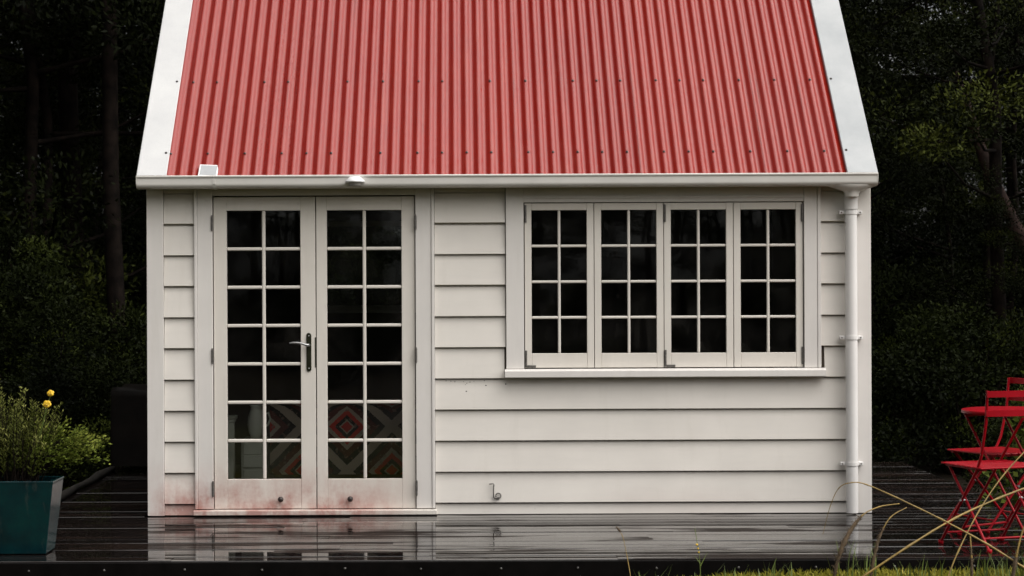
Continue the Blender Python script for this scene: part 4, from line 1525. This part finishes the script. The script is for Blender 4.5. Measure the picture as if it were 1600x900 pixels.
        MB().tube([(fx - 0.09, fy + 0.08, fz - 0.30), (fx - 0.03, fy + 0.03, fz - 0.1), (fx, fy + 0.008, fz)], 0.002, 5, cap=False).build('flower_stem', M['greenblade'], t)


build_planter()

# ------------------------------------------------------------------ grass and wild plants along the deck edge
def build_lawn():
    rng = np.random.default_rng(12)
    n = 46000
    x = rng.uniform(-3.4, 4.6, n)
    y = -2.085 - 3.2 * rng.uniform(0, 1, n) ** 1.7
    z = np.array([ground_z(a, b) for a, b in zip(x, y)])
    cen = np.stack([x, y, z - 0.005], 1)
    ax = unit(np.stack([rng.normal(0, 0.45, n), rng.normal(0, 0.45, n), np.ones(n)], 1))
    tone = rng.normal(0.5, 0.22, n)
    o = link('lawn_grass', leaf_mesh('lawn_grass', cen, ax, 0.058, 0.0055, M['grass'], rng, tone, 0.15))
    tag(o, 'short yellowish green lawn grass in front of the deck', 'grass', kind='stuff')


build_lawn()


def pt(px, py, d):
    """photo pixel at a given distance from the camera -> place in the scene"""
    k = d / F_PX
    return Vector(((px - 715) * k, CAM_Y + d, CAM_H + (440 - (py + 0.0044 * (px - 715))) * k))


def curve(ctrl, n=6):
    P = [Vector(p) for p in ctrl]
    out = []
    for i in range(len(P) - 1):
        p0, p1, p2, p3 = P[max(i - 1, 0)], P[i], P[i + 1], P[min(i + 2, len(P) - 1)]
        for k in range(n):
            t = k / n
            out.append(0.5 * ((2 * p1) + (p2 - p0) * t + (2 * p0 - 5 * p1 + 4 * p2 - p3) * t * t + (3 * p1 - p0 - 3 * p2 + p3) * t ** 3))
    out.append(P[-1])
    return out


def stalk(name, ctrl, r0, r1, mat, label, seed_head=None, grp='dry stalks in front of the deck'):
    c = curve(ctrl)
    n = len(c)
    jr = random.Random(n * 7 + int(r0 * 1e5))
    o = MB().tube(c, [(r0 + (r1 - r0) * i / (n - 1)) * (jr.uniform(0.82, 1.1) if i % 6 else 1.35) for i in range(n)], 7).build(name, M[mat])
    tag(o, label, 'grass stalk', grp)
    if seed_head:
        a, b, r = seed_head
        seg = c[int(a * (n - 1)):int(b * (n - 1)) + 1]
        m = len(seg)
        rng = random.Random(n)
        sh = MB().tube(seg, [r * (0.35 + 0.65 * math.sin(math.pi * (i + 0.6) / (m + 0.2))) * rng.uniform(0.75, 1.2) for i in range(m)], 7)
        for i in range(m - 1):
            for k in range(10):
                q = seg[i].lerp(seg[i + 1], rng.random())
                dv = Vector((rng.gauss(0, 1), rng.gauss(0, 1), rng.gauss(0.6, 0.6))).normalized()
                sh.tube([q, q + dv * r * 1.9], [0.0016, 0.0006], 4, cap=False)
        sh.build('seed_head', M['seed'], o)
    return o


def build_stalks():
    stalk('grass_stalk', [pt(1330, 912, 9.55), pt(1420, 852, 9.6), pt(1490, 810, 9.7), pt(1560, 778, 9.8), pt(1640, 748, 9.9)], 0.0052, 0.0048, 'straw', 'thick straw yellow stalk slanting up to the right across the red chair legs')
    stalk('grass_stalk', [pt(1660, 925, 9.5), pt(1600, 888, 9.5), pt(1540, 850, 9.55), pt(1470, 812, 9.6), pt(1400, 778, 9.65), pt(1352, 757, 9.7), pt(1330, 754, 9.7), pt(1310, 762, 9.72), pt(1296, 790, 9.72), pt(1284, 835, 9.74)], 0.0058, 0.0010, 'straw', 'long thin stalk arching down over the foot of the downpipe')
    stalk('grass_stalk', [pt(1298, 915, 9.4), pt(1308, 872, 9.4), pt(1322, 838, 9.42), pt(1345, 806, 9.45), pt(1372, 792, 9.48), pt(1404, 787, 9.5)], 0.005, 0.0022, 'straw', 'curved stalk with a dark brown seed head in front of the corner board', (0.05, 0.62, 0.0125))
    stalk('grass_stalk', [pt(1356, 912, 9.6), pt(1364, 870, 9.6), pt(1374, 836, 9.62), pt(1390, 808, 9.65), pt(1415, 793, 9.7)], 0.0042, 0.002, 'straw', 'smaller curved brown stalk just right of the cottage corner', (0.05, 0.6, 0.008))
    stalk('grass_stalk', [pt(1478, 905, 9.6), pt(1496, 860, 9.65), pt(1530, 795, 9.75), pt(1570, 738, 9.85), pt(1625, 680, 9.95)], 0.0036, 0.0028, 'straw', 'slim olive stalk rising diagonally behind the thick yellow one')
    stalk('grass_stalk', [pt(1578, 915, 9.5), pt(1586, 870, 9.5), pt(1596, 830, 9.52), pt(1612, 790, 9.55)], 0.006, 0.003, 'straw', 'short brown stalk at the right edge of the picture', (0.0, 0.4, 0.010))
    stalk('grass_stalk', [pt(1516, 912, 9.7), pt(1516, 870, 9.7), pt(1514, 835, 9.72)], 0.0052, 0.003, 'straw', 'upright mossy stalk below the seat of the near red chair', (0.0, 0.7, 0.007))
    # weeds against the deck face
    stalk('grass_stalk', [pt(985, 912, 10.2), pt(978, 870, 10.25), pt(971, 838, 10.25), pt(962, 824, 10.25)], 0.0022, 0.0012, 'straw', 'lone wiry stem with a drooping tip in front of the wall below the window', (0.82, 1.0, 0.005))
    w = empty('yellow_wildflower', pt(1093, 905, 10.2))
    base = w.location
    def rel(px, py): return pt(px, py, 10.2) - base
    MB().tube(curve([rel(1093, 905), rel(1091, 870), rel(1088, 850), rel(1084, 825)]), 0.0018, 5).build('stem', M['greenblade'], w)
    for (px, py, s) in ((1087, 851, 0.007), (1090, 863, 0.005), (1089, 857, 0.005)):
        p = rel(px, py)
        MB().lathe([(0.0001, -s), (s * 0.8, -s * 0.5), (s, 0), (s * 0.7, s * 0.6), (0.0001, s * 0.9)], 8, at=p).build('flower', M['yellow'], w)
    for (a, b) in (((1092, 885), (1104, 862)), ((1092, 880), (1083, 868))):
        MB().tube([rel(*a), rel(*b)], [0.003, 0.0006], 5).build('leaf', M['greenblade'], w)
    tag(w, 'small yellow wildflower growing against the black deck edge', 'wildflower')
    # tufts of longer grass
    labels = ['tuft of long green grass left of the yellow wildflower', 'tuft of grass below the window against the deck edge', 'wispy grass tuft right of the yellow wildflower',
              'grass tuft at the foot of the seed head stalk', 'leafy green weed in front of the cottage corner', 'grass tuft between the crossing stalks', 'grass tuft under the near red chair', 'grass tuft at the far right below the table']
    rng = np.random.default_rng(31)
    for i, (px, d, nb, h) in enumerate(((1010, 10.2, 26, 0.13), (900, 10.22, 14, 0.12), (1135, 10.15, 24, 0.12), (1215, 10.1, 30, 0.14), (1345, 10.15, 26, 0.23), (1440, 10.1, 34, 0.15), (1548, 10.1, 40, 0.17), (1600, 10.15, 40, 0.18))):
        x = (px - 715) * d / F_PX
        y = CAM_Y + d
        z = ground_z(x, y)
        mb = MB()
        for k in range(nb):
            bx, by = rng.normal(0, 0.06), rng.normal(0, 0.02)
            L = h * rng.uniform(0.45, 1.25)
            la = rng.uniform(0, 6.28)
            ln = rng.uniform(0.1, 0.6) * L
            p0 = np.array([bx, by, 0.0])
            dv = np.array([math.cos(la), math.sin(la) * 0.5, 0])
            sv = np.array([-dv[1], dv[0], 0]); sv = sv / (np.linalg.norm(sv) + 1e-6)
            p1 = p0 + dv * ln * 0.35 + np.array([0, 0, L * 0.6])
            p2 = p0 + dv * ln + np.array([0, 0, L * rng.uniform(0.85, 1.0)])
            wd = rng.uniform(0.0022, 0.0045)
            mb.add([p0 - sv * wd, p0 + sv * wd, p1 + sv * wd * 0.8, p1 - sv * wd * 0.8, p2], [(0, 1, 2, 3), (3, 2, 4)], True)
        o = mb.build('grass_tuft', M['greenblade'], None, (x, y, z - 0.005))
        tag(o, labels[i], 'grass tuft', 'grass tufts along the deck edge')


build_stalks()
